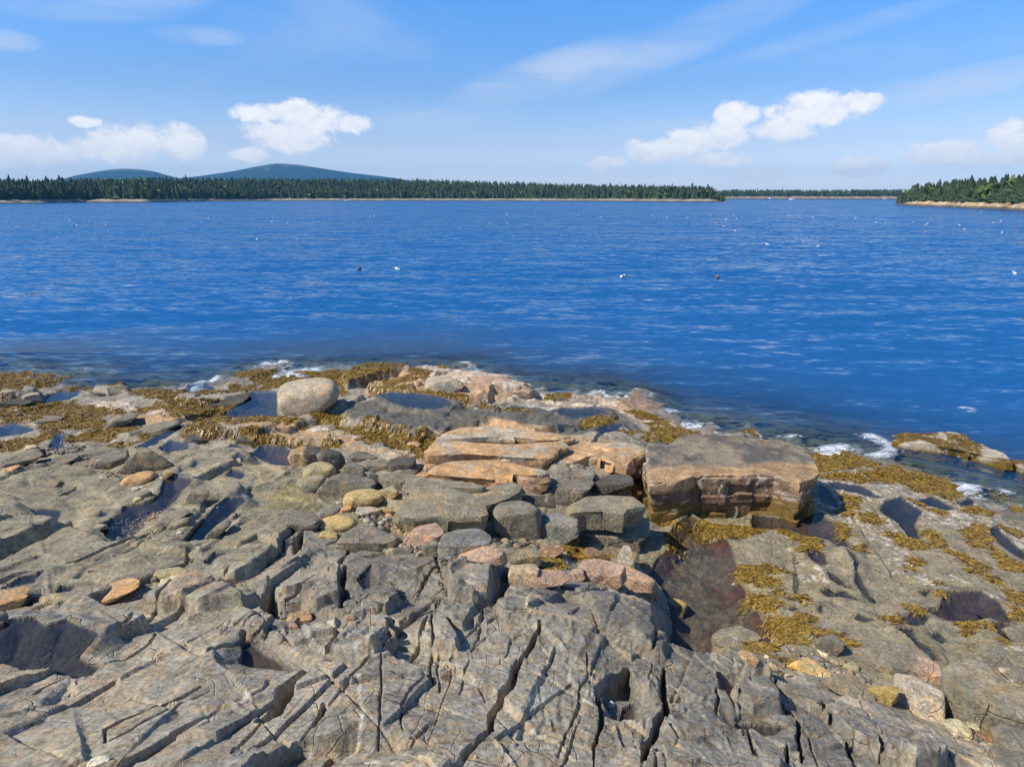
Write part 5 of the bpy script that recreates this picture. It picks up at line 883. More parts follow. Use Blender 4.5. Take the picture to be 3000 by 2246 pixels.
R_('boulder', 'dark block leaning by the barnacled pillar', 'boulder', 'B', [(1850, 1140), (1860, 1060), (1930, 1020), (1960, 1130), (1940, 1150)], 'dark', 22)
R_('boulder', 'weed-topped stone at the edge of the shaded pool', 'boulder', 'B', [(1890, 1300), (1910, 1240), (1990, 1220), (2020, 1260), (2010, 1320), (1940, 1320)], 'brown', 14, barn=0.3, foot='weed')
R_('boulder', 'pinkish granite slab leaning below the olive stone', 'boulder', 6, [(1310, 290), (1330, 235), (1480, 225), (1500, 260), (1450, 370), (1320, 345)], 'tan', 24)
R_('boulder', 'pink granite stone in the middle of a pink row', 'boulder', 6, [(1440, 375), (1500, 265), (1660, 265), (1700, 310), (1660, 345), (1560, 355), (1480, 390)], 'pink', 20)
R_('boulder', 'small pink granite stone linking two larger pink ones', 'boulder', 6, [(1695, 300), (1720, 260), (1780, 250), (1800, 320), (1740, 340), (1700, 330)], 'pink', 16)
R_('boulder', 'largest pink granite block with a squared grey face', 'boulder', 6, [(1765, 260), (1800, 205), (1900, 195), (2040, 225), (2060, 300), (2000, 375), (1850, 365), (1780, 330)], 'pink', 22, sub=5)
R_('boulder', 'long pale pink granite block at the brink of the gully', 'boulder', 6, [(2000, 300), (2040, 230), (2090, 255), (2200, 290), (2260, 330), (2270, 420), (2200, 440), (2100, 400), (2010, 380)], 'pink', 14, sub=4)
# ---- left: stones on the smooth bedrock
R_('boulder', 'olive-grey pyramid boulder with dark wet base', 'boulder', 1, [(798, 805), (850, 745), (920, 678), (960, 690), (1040, 760), (1095, 830), (1050, 850), (930, 860), (860, 850)], 'olive', 22, foot='dark', top=0.0, deep=0.7)
R_('boulder', 'orange cracked boulder in front of the pyramid boulder', 'boulder', 1, [(792, 900), (830, 860), (940, 840), (1000, 860), (1000, 890), (940, 920), (870, 938), (810, 930)], 'orange', 9)
R_('stone', 'yellowish stone tufted with weed beside the pyramid boulder', 'stone', 1, [(1040, 880), (1080, 830), (1120, 840), (1110, 870), (1060, 890)], 'yellow', 14, sub=3)
R_('stone', 'small orange stone at the foot of the weed-skirted rock', 'stone', 1, [(740, 860), (760, 828), (800, 825), (835, 845), (800, 865)], 'orange', 14, sub=3)
R_('boulder', 'flat-topped grey rock wearing a skirt of yellow weed', 'boulder', 1, [(600, 780), (620, 735), (720, 715), (810, 720), (820, 770), (740, 830), (640, 840), (600, 820)], 'grey', 18, barn=0.15, foot='weed')
R_('boulder', 'grey flat-faced block by the weedy pool', 'boulder', 1, [(10, 790), (40, 750), (130, 720), (230, 715), (250, 760), (200, 790), (90, 805), (20, 825)], 'grey', 22)
R_('stone', 'small cream stone on top of the flat-faced block', 'stone', 1, [(160, 695), (180, 667), (230, 672), (240, 695), (200, 705)], 'cream', 10, sub=3)
R_('boulder', 'dark faceted block touching the flat-faced block', 'boulder', 1, [(230, 720), (250, 690), (290, 700), (290, 740), (255, 765)], 'dark', 24)
R_('boulder', 'low grey block with dark front facing the bedrock', 'boulder', 1, [(240, 795), (270, 750), (400, 745), (490, 760), (480, 785), (350, 800), (290, 808)], 'grey', 22)
R_('boulder', 'smooth brownish grey slab stone before the weed-skirted rock', 'boulder', 1, [(465, 800), (500, 772), (590, 775), (605, 800), (540, 812)], 'grey', 9)
R_('stone', 'flat orange stone between grey blocks', 'stone', 1, [(370, 800), (400, 788), (445, 790), (435, 806)], 'orange', 10, sub=3)
R_('stone', 'flat buff stone below the flat-faced block', 'stone', 1, [(0, 845), (30, 815), (110, 805), (120, 820), (40, 850)], 'orange', 10, sub=3)
R_('stone', 'small grey rock above the low dark-front block', 'stone', 1, [(405, 720), (430, 695), (490, 700), (495, 725), (440, 730)], 'grey', 14, sub=3)
R_('stone', 'small orange rock beside the low grey block', 'stone', 1, [(490, 765), (510, 745), (555, 750), (560, 768), (520, 772)], 'orange', 14, sub=3)
R_('boulder', 'rounded grey knob beside the long shallow pool', 'boulder', 1, [(985, 1200), (1060, 1120), (1120, 1098), (1200, 1100), (1220, 1125), (1130, 1170), (1060, 1225)], 'olive', 9)
R_('boulder', 'smaller grey knob lying along the rounded knob', 'boulder', 1, [(1080, 1200), (1150, 1140), (1235, 1152), (1210, 1195), (1120, 1232)], 'olive', 10)
R_('boulder', 'squared grey block at the head of the long pool', 'boulder', 1, [(1200, 1030), (1240, 960), (1350, 950), (1345, 1010), (1290, 1050), (1220, 1060)], 'olive', 20)
R_('boulder', 'pale grey rock on the rim of the dark blue pool', 'boulder', 1, [(1335, 1245), (1420, 1180), (1480, 1160), (1495, 1190), (1440, 1240), (1360, 1285)], 'grey', 10)
R_('stone', 'flat pale stone at the gravelly end of the long pool', 'stone', 1, [(605, 1205), (640, 1177), (690, 1195), (685, 1222), (630, 1224)], 'tan', 10, sub=3)
R_('stone', 'white pebble by the dark blue pool', 'stone', 1, [(1140, 1245), (1155, 1228), (1180, 1235), (1175, 1252)], 'white', 8, sub=3)
R_('boulder', 'rounded grey stone near white pebbles by the long pool', 'boulder', 1, [(885, 1000), (920, 965), (970, 975), (985, 1000), (940, 1022)], 'olive', 10)
R_('stone', 'cream cobble under the rounded grey stone', 'stone', 1, [(862, 1030), (880, 1005), (915, 1010), (920, 1035), (885, 1042)], 'cream', 8, sub=3)
for q in ([(845, 965), (865, 940), (905, 950), (900, 972)], [(890, 955), (905, 935), (930, 942), (925, 960)]):
    R_('pebble', 'white pebble beside the orange cracked boulder', 'pebble', 1, q, 'white', 8, 'white pebbles by the cracked boulder', sub=3)
for q in ([(1375, 1080), (1390, 1070), (1420, 1075), (1410, 1090)], [(860, 1105), (880, 1100), (900, 1108), (880, 1122)], [(970, 1145), (985, 1130), (1005, 1140), (990, 1155)], [(990, 1090), (1010, 1080), (1040, 1086), (1015, 1098)]):
    R_('pebble', 'orange or pale pebble lying in the long shallow pool', 'pebble', 1, q, 'orange', 8, 'pebbles in the long pool', sub=3)
R_('stone', 'cream triangular stone at the tip of the long pool', 'stone', 'D', [(1065, 575), (1090, 540), (1115, 550), (1120, 575)], 'tan', 16, sub=3)
R_('boulder', 'pale orange loaf-shaped rock on the striped bedrock', 'boulder', 5, [(565, 355), (610, 290), (680, 240), (830, 228), (878, 265), (870, 300), (720, 350)], 'orange', 14, top=0.8)
R_('stone', 'yellow flat-sided stone beside a broken tan slab', 'stone', 5, [(1018, 265), (1060, 200), (1130, 193), (1195, 215), (1190, 240), (1100, 252)], 'cream', 14)
add_slab('slab', 'small broken tan slab propped behind the yellow stone', 'rock', 5, [(1000, 180), (1020, 150), (1150, 130), (1220, 150), (1190, 185), (1060, 190)], 0.06, 'moss', na=120)
R_('stone', 'small grey cobble beside the yellow stone', 'stone', 5, [(975, 220), (990, 195), (1020, 200), (1022, 240), (990, 240)], 'blue', 8, sub=3)
R_('stone', 'flat blue-grey pebble under the small cobble', 'stone', 5, [(925, 268), (950, 240), (985, 250), (980, 268)], 'blue', 8, sub=3)
R_('boulder', 'orange wedge boulder beside a tiny shaded pool', 'boulder', 5, [(-60, 300), (60, 285), (160, 290), (175, 320), (120, 390), (50, 420), (-60, 410)], 'orange', 16)
R_('stone', 'blue-grey cobble below the orange wedge boulder', 'stone', 5, [(-40, 425), (0, 415), (40, 440), (40, 485), (0, 500), (-40, 500)], 'blue', 7, sub=3)
R_('stone', 'whitish flat stone near the orange wedge boulder', 'stone', 5, [(55, 478), (80, 455), (140, 448), (150, 465), (110, 480)], 'white', 9, sub=3)
R_('stone', 'reddish orange wedge stone in the bedrock hollow', 'stone', 5, [(1865, 470), (1880, 430), (1900, 425), (2000, 425), (2015, 480), (1950, 515), (1885, 495)], 'orange', 22)
R_('stone', 'pink flat pebble by the reddish wedge stone', 'stone', 5, [(1870, 510), (1885, 488), (1920, 500), (1940, 545), (1900, 540)], 'pink', 10, sub=3)
for q in ([(1808, 430), (1820, 405), (1845, 412), (1840, 440)], [(1845, 420), (1855, 403), (1875, 405), (1868, 428)], [(1812, 460), (1830, 440), (1860, 450), (1850, 475)]):
    R_('pebble', 'small blue-grey pebble in the shaded bedrock hollow', 'pebble', 5, q, 'blue', 7, 'pebbles in the shaded hollow', sub=3)
R_('stone', 'pinkish white stone half buried low on the bedrock', 'stone', 5, [(570, 1440), (580, 1380), (620, 1355), (700, 1385), (690, 1440)], 'white', 12, second=None, sub=3)
R_('stone', 'thin orange pebble beside a deep joint', 'stone', 5, [(2085, 778), (2100, 762), (2150, 768), (2145, 785), (2100, 788)], 'orange', 8, sub=3)
# ---- centre mound
for q, l in (([(275, 440), (285, 412), (330, 405), (355, 425), (345, 455), (300, 462)], 'top'), ([(232, 490), (245, 458), (290, 450), (335, 470), (320, 495), (260, 500)], 'mid'), ([(245, 520), (260, 490), (330, 480), (365, 505), (340, 540), (280, 542)], 'low')):
    R_('cobble', 'smooth pale blue-grey cobble nested in the bedrock joint', 'stone', 6, q, 'blue', 6, 'three smooth cobbles in the joint', rough=0.4)
R_('stone', 'pink rough pebble under the smooth cobbles', 'stone', 6, [(243, 595), (250, 555), (290, 545), (312, 580), (290, 605)], 'pink', 12, sub=3)
R_('stone', 'white shell-like pebble in a dark square notch', 'stone', 6, [(1943, 1155), (1955, 1115), (1975, 1108), (1998, 1140), (1995, 1172), (1960, 1170)], 'white', 8, sub=3)
R_('stone', 'cream pebble in the long diagonal joint', 'stone', 6, [(1078, 1490), (1085, 1460), (1102, 1462), (1100, 1492)], 'cream', 8, sub=3)
# ---- gully edge and right-hand shore
R_('boulder', 'mustard yellow block overhanging the shaded gully', 'boulder', 7, [(345, 490), (350, 400), (380, 382), (500, 398), (540, 430), (505, 520), (430, 510)], 'ochre', 18)
R_('stone', 'bright salmon stone at the foot of the gully', 'stone', 7, [(935, 812), (960, 787), (1030, 795), (1085, 835), (1060, 890), (1010, 892), (965, 860)], 'orange', 14)
add_slab('slab', 'low pale speckled slab at the end of the brown pool', 'rock', 7, [(735, 665), (800, 620), (940, 592), (1070, 650), (1100, 680), (1040, 735), (1020, 780), (880, 755), (790, 735)], 0.05, 'olive', na=150, barn=0.05, zt=0.42)
R_('boulder', 'grey faceted rock among yellow weed and pebbles', 'boulder', 7, [(1520, 765), (1550, 700), (1640, 655), (1710, 705), (1690, 770), (1640, 835), (1600, 800)], 'grey', 22, barn=0.1)
R_('stone', 'pinkish white oval pebble against the faceted rock', 'stone', 7, [(1518, 785), (1540, 772), (1600, 790), (1605, 830), (1575, 837)], 'white', 7, sub=3)
R_('stone', 'olive grey cobble below the faceted rock', 'stone', 7, [(1620, 865), (1700, 830), (1740, 845), (1720, 880), (1650, 897)], 'olive', 9, sub=3)
R_('boulder', 'flat yellow-orange stone with a barnacled edge', 'stone', 7, [(1320, 945), (1380, 890), (1450, 845), (1540, 880), (1680, 940), (1650, 985), (1560, 965), (1400, 955)], 'yellow', 16, top=0.9)
for q, cn, l in (([(1120, 840), (1130, 810), (1155, 815), (1160, 840), (1140, 848)], 'cream', 'tan'), ([(1160, 820), (1180, 785), (1220, 800), (1220, 825)], 'grey', 'grey'), ([(1260, 790), (1275, 768), (1300, 780), (1290, 797)], 'blue', 'blue'), ([(1290, 808), (1305, 790), (1322, 800), (1315, 812)], 'orange', 'pink'), ([(1325, 830), (1345, 778), (1400, 800), (1395, 835)], 'grey', 'g2')):
    R_('pebble', 'small pebble in the row under the yellow weed', 'pebble', 7, q, cn, 8, 'pebbles under the yellow weed', sub=3)
R_('stone', 'grey-tan cobble near the pink-topped boulder', 'stone', 8, [(440, 905), (500, 855), (560, 890), (550, 940), (480, 945)], 'moss', 9, sub=3)
R_('stone', 'small pink pebble touching the grey-tan cobble', 'stone', 8, [(470, 960), (480, 925), (508, 940), (512, 970)], 'pink', 8, sub=3)
R_('stone', 'grey flat cobble beside the grey-tan one', 'stone', 8, [(330, 870), (390, 835), (455, 835), (455, 870), (400, 895)], 'grey', 10, sub=3)
R_('boulder', 'half grey half pink squared boulder above a pink block', 'boulder', 8, [(750, 990), (755, 880), (790, 780), (870, 765), (1110, 830), (1150, 900), (1190, 1020), (1100, 1030), (960, 1000), (870, 1010)], 'grey', 22, second='pink', sub=5)
R_('boulder', 'pink granite block with dark wet side below the squared boulder', 'boulder', 8, [(830, 1160), (835, 1020), (950, 995), (1140, 1045), (1160, 1130), (1165, 1310), (1060, 1260), (960, 1210), (850, 1200)], 'tan', 24, second=None, barn=0.12, sub=5)
add_slab('slab', 'big tilted pale grey slab over yellow stones', 'rock', 8, [(1200, 930), (1260, 880), (1420, 835), (1520, 880), (1650, 1000), (1794, 1080), (1940, 1160), (1940, 1330), (1794, 1280), (1720, 1265), (1500, 1140), (1330, 1060), (1220, 990)], 0.16, 'olive', na=240, tilt=(-0.02, 0.05), rough=0.8, under=0.18)
R_('boulder', 'grey lozenge-shaped block behind the tilted slab', 'boulder', 8, [(1480, 835), (1580, 755), (1690, 855), (1600, 945), (1540, 900)], 'grey', 24)
R_('boulder', 'grey boulder at the rim of the purple pool', 'boulder', 8, [(1655, 660), (1720, 600), (1820, 560), (1880, 620), (1860, 730), (1720, 710)], 'grey', 14)
R_('boulder', 'low barnacled grey rock behind the tilted slab', 'boulder', 8, [(1620, 960), (1700, 900), (1820, 890), (1850, 1010), (1760, 1040), (1680, 990)], 'grey', 18, barn=0.3)
R_('stone', 'bright yellow upright stone under the tilted slab', 'stone', 8, [(1230, 1065), (1260, 1040), (1320, 1110), (1360, 1180), (1330, 1195), (1240, 1140)], 'yellow', 16)
R_('stone', 'small buff stone below the bright yellow one', 'stone', 8, [(1250, 1240), (1280, 1205), (1350, 1225), (1360, 1270), (1290, 1290)], 'tan', 14, sub=3)
R_('boulder', 'grey block under the tilted slab', 'boulder', 8, [(1320, 1215), (1450, 1180), (1530, 1200), (1560, 1330), (1480, 1345), (1380, 1290)], 'olive', 20)
R_('stone', 'large cream yellow stone below the grey block', 'stone', 8, [(1190, 1350), (1250, 1305), (1310, 1295), (1390, 1350), (1390, 1420), (1320, 1442), (1250, 1410)], 'cream', 10)
R_('stone', 'peach stone beside the large cream one', 'stone', 8, [(1360, 1335), (1430, 1320), (1475, 1380), (1400, 1402)], 'cream', 10, sub=3)
R_('stone', 'pale flattened stone below the tilted slab', 'stone', 8, [(1560, 1345), (1620, 1315), (1700, 1320), (1710, 1355), (1600, 1368)], 'cream', 9, sub=3)
R_('stone', 'orange stone next to the pale flattened one', 'stone', 8, [(1710, 1365), (1740, 1340), (1830, 1330), (1840, 1380), (1760, 1385)], 'orange', 10, sub=3)
R_('stone', 'brown flat stone below the peach one', 'stone', 8, [(1430, 1440), (1480, 1385), (1560, 1390), (1550, 1440), (1500, 1468)], 'brown', 12, sub=3)
R_('boulder', 'blue-grey wedge rock between mound and pink blocks', 'boulder', 8, [(330, 1090), (370, 990), (520, 965), (650, 1040), (650, 1125), (600, 1140), (430, 1120)], 'olive', 20)
R_('boulder', 'ochre block with grey cap by the pink granite block', 'boulder', 8, [(620, 1155), (655, 1070), (820, 1020), (825, 1120), (760, 1195), (680, 1195)], 'ochre', 20)
R_('boulder', 'grey fractured block at the foot of the bedrock mound', 'boulder', 8, [(1580, 1440), (1640, 1370), (1794, 1360), (1900, 1380), (1900, 1530), (1640, 1570)], 'grey', 22, rough=1.4)
R_('boulder', 'dark grey block below the fractured one', 'boulder', 8, [(1570, 1640), (1590, 1570), (1750, 1540), (1900, 1560), (1900, 1680), (1640, 1690)], 'grey', 22, rough=1.4)
for q in ([(1180, 1310), (1195, 1285), (1225, 1295), (1220, 1318)], [(1215, 1300), (1235, 1268), (1265, 1280), (1260, 1305)], [(420, 970), (440, 945), (470, 960), (455, 980)], [(1560, 1300), (1590, 1280), (1620, 1295), (1600, 1318)], [(1470, 1490), (1490, 1470), (1520, 1478), (1510, 1500)]):
    R_('pebble', 'small buff pebble wedged under the tilted slab', 'pebble', 8, q, 'cream', 8, 'pebbles under the tilted slab', sub=3)
# ---- rocks and knobs on the weedy left ledges
R_('ledge_rock', 'dark flat-topped ledge rock with weed below at the weedy waterline', 'rock', 1, [(0, 400), (20, 380), (130, 365), (180, 370), (190, 400), (100, 430), (0, 435)], 'dark', 20, foot='weed')
R_('ledge_rock', 'pale-topped barnacled stump beside the blue pool', 'rock', 1, [(150, 400), (160, 345), (200, 330), (245, 335), (258, 395), (220, 410)], 'tan', 14, foot='brown', barn=0.2)
R_('ledge_rock', 'dark overhanging ledge rock with a white crusted top', 'rock', 1, [(605, 325), (680, 305), (800, 310), (840, 325), (830, 352), (700, 355), (640, 345)], 'dark', 16, barn=0.1)
R_('ledge_rock', 'flat grey tilted ledge stone among weed', 'rock', 1, [(220, 515), (300, 490), (370, 485), (390, 510), (330, 535), (250, 530)], 'grey', 20, foot='weed')
R_('ledge_rock', 'long grey whaleback rock with barnacles amid the weed', 'rock', 1, [(670, 560), (720, 510), (800, 475), (870, 465), (890, 485), (840, 520), (740, 570)], 'grey', 10, barn=0.15, foot='weed')
R_('ledge_rock', 'grey barnacled hump above the narrow wet channel', 'rock', 1, [(870, 590), (920, 545), (1040, 520), (1140, 525), (1150, 560), (1000, 600), (900, 610)], 'grey', 10, barn=0.35)
R_('ledge_rock', 'dark weedy ledge rock beside the sheltered pool', 'rock', 1, [(1330, 420), (1360, 370), (1450, 350), (1580, 345), (1615, 360), (1560, 400), (1450, 430)], 'dark', 14, foot='weed')
R_('ledge_rock', 'barnacled dark ledge rock on the edge of the pool shelf', 'rock', 1, [(1210, 640), (1230, 590), (1330, 580), (1480, 590), (1490, 620), (1360, 650), (1260, 660)], 'dark', 12, barn=0.3, foot='weed')
R_('ledge_rock', 'dark streaked ledge rock below the orange ledge', 'rock', 1, [(1530, 640), (1560, 600), (1680, 595), (1770, 610), (1770, 650), (1640, 670), (1560, 665)], 'dark', 16, barn=0.3, foot='weed')
R_('ledge_rock', 'pink barnacled rock set on the weedy shelf', 'rock', 2, [(990, 265), (1010, 225), (1080, 215), (1180, 240), (1240, 285), (1180, 320), (1070, 330), (1000, 300)], 'tan', 14, barn=0.3, second=None)
R_('ledge_rock', 'long pinkish ledge rock at the outer waterline', 'rock', 2, [(1240, 260), (1300, 215), (1400, 215), (1560, 255), (1690, 305), (1705, 335), (1650, 360), (1480, 320), (1330, 300)], 'pink', 12, barn=0.4, rough=1.4)
R_('ledge_rock', 'small cream stone on the grey ledge below the huge boulder', 'stone', 2, [(430, 545), (445, 510), (480, 500), (490, 530), (470, 560)], 'cream', 9, sub=3)
R_('ledge_rock', 'pink rounded stone sitting in weed beside the tan ledge', 'stone', 2, [(860, 680), (880, 648), (930, 645), (960, 670), (930, 695)], 'pink', 10, sub=3)
for q, cn in (([(965, 830), (990, 795), (1050, 785), (1065, 810), (1030, 840), (975, 845)], 'orange'), ([(915, 868), (960, 842), (1015, 848), (1018, 878), (950, 882)], 'orange'), ([(820, 855), (870, 827), (950, 825), (940, 858), (860, 868)], 'brown')):
    R_('stone', 'orange rounded stone at the foot of the buff ledge', 'stone', 2, q, cn, 8, 'orange stones at the buff ledge', sub=3)
R_('boulder', 'dark shaded boulder under the end of the buff ledge', 'boulder', 2, [(1015, 870), (1040, 830), (1100, 825), (1180, 850), (1190, 905), (1100, 915), (1040, 900)], 'dark', 12)
R_('stone', 'tiny yellow pebble under the big rounded boulder', 'stone', 'B', [(570, 1035), (590, 1000), (640, 1008), (650, 1040), (610, 1052)], 'yellow', 8, sub=3)
# chunks of rock fallen at the foot of the massive block
for q, cn in (([(1230, 1080), (1260, 1000), (1280, 930), (1330, 1090), (1280, 1100)], 'dark'), ([(1290, 1010), (1330, 970), (1395, 1040), (1380, 1070), (1300, 1050)], 'dark'), ([(1440, 1140), (1470, 1040), (1530, 1010), (1560, 1100), (1510, 1165)], 'grey')):
    R_('chunk', 'angular grey chunk lying at the foot of the massive ledge block', 'rock', 3, q, cn, 26, 'chunks under the massive ledge block')
R_('driftwood', 'thin bleached driftwood stick by the weedy pools', 'driftwood', 'C', [(585, 822), (590, 812), (740, 803), (745, 812), (660, 822)], 'tan', 14, deep=0.08, sub=3)

# ------------------------------------------------------------------ rockweed and gravel (uncountable: stuff)
M_WEED = attr_material('rockweed_fronds', 0.38, 0.5, 0.18, 30.0, 0.35)
M_GRAVEL = attr_material('gravel_stone', 0.8, 0.3, 0.0, 40.0, 0.25)
gx_, gy_ = np.gradient(HZ, axis=0), np.gradient(HZ, axis=1)
cell = np.gradient(RR)[:, None] * RR[:, None] * (ANG[1] - ANG[0])
def weed_patch(name, mask, n, seed, fr=7, scale=1.0):
    rng = np.random.default_rng(seed)
    vis = np.clip(18.0 / np.maximum(RR[:, None], 3), 0.9, 2.2)
    w = (WDE ** 1.5) * (1 - 0.55 * POOLMASK) * mask * cell * vis * (HZ > -0.06); w = w.ravel(); k = rng.choice(len(w), n, p=w / w.sum())
    ii, jj = np.unravel_index(k, GX.shape)
    ii2 = np.clip(ii + 1, 0, NR - 1); jj2 = np.clip(jj + 1, 0, NC - 1); a = rng.random(n); b = rng.random(n)
    bx = lerp(GX[ii, jj], GX[ii2, jj2], a); by = lerp(GY[ii, jj], GY[ii2, jj2], a); bz = np.maximum(HZ[ii, jj], 0.0)
    zl = np.where(POOLMASK[ii, jj] > 0.5, HZ[ii, jj] + 0.02, HZ[ii, jj])
    P = np.repeat(np.stack([bx, by, zl], 1), fr, 0); m = len(P)
    P[:, :2] += rng.normal(0, 0.025 * scale, (m, 2)); P[:, 2] = grid_sample(HZ, P[:, 0], P[:, 1])
    th = rng.uniform(0, 2 * math.pi, m); L = rng.uniform(0.05, 0.13, m) * scale; wd = rng.uniform(0.006, 0.013, m) * scale * 1.25; up = rng.uniform(0.0, 0.26, m)
    d = np.stack([np.cos(th), np.sin(th), np.zeros(m)], 1); s = np.stack([-np.sin(th), np.cos(th), np.zeros(m)], 1)
    s[:, 2] = rng.uniform(-0.7, 0.7, m)
    p1 = P + d * (L * 0.5)[:, None]; p2 = P + d * L[:, None]
    z1 = grid_sample(HZ, p1[:, 0], p1[:, 1]); z2 = grid_sample(HZ, p2[:, 0], p2[:, 1])
    p1[:, 2] = np.maximum(z1, P[:, 2] - 0.05) + up * L * 0.45 + 0.006; p2[:, 2] = np.maximum(z2, P[:, 2] - 0.08) + up * L * 0.25 + 0.004
    V = np.stack([P - s * wd[:, None] * 0.5, P + s * wd[:, None] * 0.5, p1 - s * wd[:, None], p1 + s * wd[:, None], p2 - s * wd[:, None] * 0.8, p2 + s * wd[:, None] * 0.8], 1).reshape(-1, 3)
    o = np.arange(m)[:, None] * 6; F = np.concatenate([o + np.array([[0, 1, 3, 2]]), o + np.array([[2, 3, 5, 4]])])
    base = np.array([0.12, 0.062, 0.012]); gold = np.array([0.47, 0.285, 0.038]); oliv = np.array([0.25, 0.155, 0.028])
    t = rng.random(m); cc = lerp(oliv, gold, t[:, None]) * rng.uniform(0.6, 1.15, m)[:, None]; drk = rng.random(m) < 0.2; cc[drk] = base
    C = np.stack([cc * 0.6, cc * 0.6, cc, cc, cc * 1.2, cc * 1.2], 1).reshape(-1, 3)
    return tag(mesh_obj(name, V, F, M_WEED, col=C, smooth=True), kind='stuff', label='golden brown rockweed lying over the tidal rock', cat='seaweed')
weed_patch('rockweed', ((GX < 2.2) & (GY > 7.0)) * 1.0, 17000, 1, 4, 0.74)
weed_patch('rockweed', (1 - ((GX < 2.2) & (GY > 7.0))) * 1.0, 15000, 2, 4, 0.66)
def gravel(name, spots, seed, label):
    rng = np.random.default_rng(seed); V0, F0 = icosphere(1); Vs, Fs, Cs = [], [], []; off = 0
    for crop, poly, n, smin, smax, pal in spots:
        w = wpoly(crop, poly, HZ); lo, hi = w.min(0), w.max(0); c = 0; tries = 0
        while c < n and tries < n * 20:
            tries += 1; q = rng.uniform(lo, hi)
            if poly_sdf(q[:1], q[1:], w, 1.0)[0] <= 0: continue
            z = grid_sample(HZ, q[:1], q[1:])[0]; s = rng.uniform(smin, smax) * rng.uniform(0.5, 1)
            v = V0 * (1 + 0.25 * (rng.random((len(V0), 1)) - 0.5)) * np.array([s, s * rng.uniform(0.6, 1), s * rng.uniform(0.3, 0.6)]); a = rng.uniform(0, 6.28)
            v = np.stack([v[:, 0] * math.cos(a) - v[:, 1] * math.sin(a), v[:, 0] * math.sin(a) + v[:, 1] * math.cos(a), v[:, 2]], 1) + np.array([q[0], q[1], z + s * 0.2])
            Vs.append(v); Fs.append(F0 + off); off += len(v); Cs.append(np.broadcast_to(np.array(RC[pal[rng.integers(len(pal))]]) * rng.uniform(0.6, 1.1), v.shape)); c += 1
    return tag(mesh_obj(name, np.concatenate(Vs), np.concatenate(Fs), M_GRAVEL, col=np.concatenate(Cs), smooth=True), label, 'gravel', kind='stuff')
gravel('gravel', [(1, [(680, 1250), (760, 1190), (900, 1130), (1010, 1100), (1080, 1090), (960, 1170), (760, 1285)], 330, 0.012, 0.03, ['orange', 'brown', 'pink', 'grey', 'brown']), (1, [(270, 720), (350, 690), (480, 680), (540, 700), (470, 730), (330, 735)], 120, 0.015, 0.05, ['grey', 'blue', 'tan', 'pink', 'dark']),
                  (1, [(0, 830), (60, 800), (240, 800), (120, 815), (30, 860)], 50, 0.02, 0.05, ['tan', 'orange', 'grey']), (1, [(640, 860), (760, 860), (800, 880), (700, 885)], 40, 0.01, 0.03, ['grey', 'tan', 'brown']), (1, [(1000, 885), (1040, 860), (1060, 890), (1020, 900)], 30, 0.01, 0.03, ['grey', 'white', 'tan'])], 3, 'fine reddish and grey gravel by the weedy pools')
gravel('gravel', [(8, [(0, 760), (120, 780), (300, 860), (420, 960), (560, 960), (640, 1010), (620, 1040), (420, 990), (250, 900), (0, 800)], 150, 0.01, 0.035, ['grey', 'blue', 'tan', 'pink', 'olive']), (8, [(1180, 1290), (1300, 1230), (1500, 1350), (1700, 1380), (1640, 1420), (1450, 1470), (1240, 1430)], 120, 0.015, 0.05, ['grey', 'cream', 'tan', 'olive', 'brown']),
                  (2, [(420, 1060), (560, 1050), (760, 1120), (840, 1200), (700, 1240), (560, 1160)], 90, 0.02, 0.07, ['grey', 'olive', 'tan', 'orange']), (2, [(1400, 1270), (1560, 1300), (1720, 1320), (1700, 1370), (1480, 1330)], 50, 0.02, 0.06, ['dark', 'brown', 'olive']), (6, [(560, 100), (720, 120), (840, 170), (700, 180)], 30, 0.02, 0.05, ['pink', 'grey', 'tan'])], 4, 'small mixed stones filling gaps between the blocks')

# ------------------------------------------------------------------ far shores, forest, hills
def slope_of(v):
    t = (H_PX / 2 - v) / F_PX; return (-SP + t * CP) / (CP + t * SP)
def col_dir(u, v=585.0):
    d = ray(np.asarray(u, float), np.full(np.shape(u), v)); n = np.hypot(d[..., 0], d[..., 1]); return d[..., 0] / n, d[..., 1] / n
M_SHORE = rock_material('far_shore_stone', 0.6, 0.3, 0.7); M_TREE = attr_material('conifer_foliage', 0.9, 0.1, 0.0, 0.35, 0.25)
def conifer(tiers, seg, seed, H=1.0):
    rng = np.random.default_rng(seed); V = []; F = []; C = []; off = 0
    lean = rng.normal(0, 0.02, 2)
    for k in range(tiers):
        t = k / tiers; z0 = 0.10 + 0.84 * t; z1 = min(1.0, z0 + 0.30 - 0.12 * t); R = (0.205 * (1 - t) ** 0.8 + 0.018) * rng.uniform(0.8, 1.2)
        ph = rng.uniform(0, 6.28); a = ph + np.arange(seg) / seg * 2 * math.pi; r = R * rng.uniform(0.55, 1.2, seg); cx = lean * z0 + rng.normal(0, 0.012, 2)
        ring = np.stack([cx[0] + r * np.cos(a), cx[1] + r * np.sin(a), z0 - rng.uniform(0, 0.05, seg)], 1)
        V += [ring, [[cx[0], cx[1], z1]]]; F += [[off + i, off + (i + 1) % seg, off + seg] for i in range(seg)]
        C.append(np.r_[rng.uniform(0.8, 1.35, seg), rng.uniform(0.6, 0.9)]); off += seg + 1
    w = 0.012; V.append(np.array([[-w, -w, -0.06], [w, -w, -0.06], [w, w, -0.06], [-w, w, -0.06], [0, 0, 0.5]])); F += [[off + i, off + (i + 1) % 4, off + 4] for i in range(4)]; C.append(np.full(5, 0.9))
    return np.concatenate([np.asarray(q, float) for q in V]), np.array(F), np.concatenate(C)
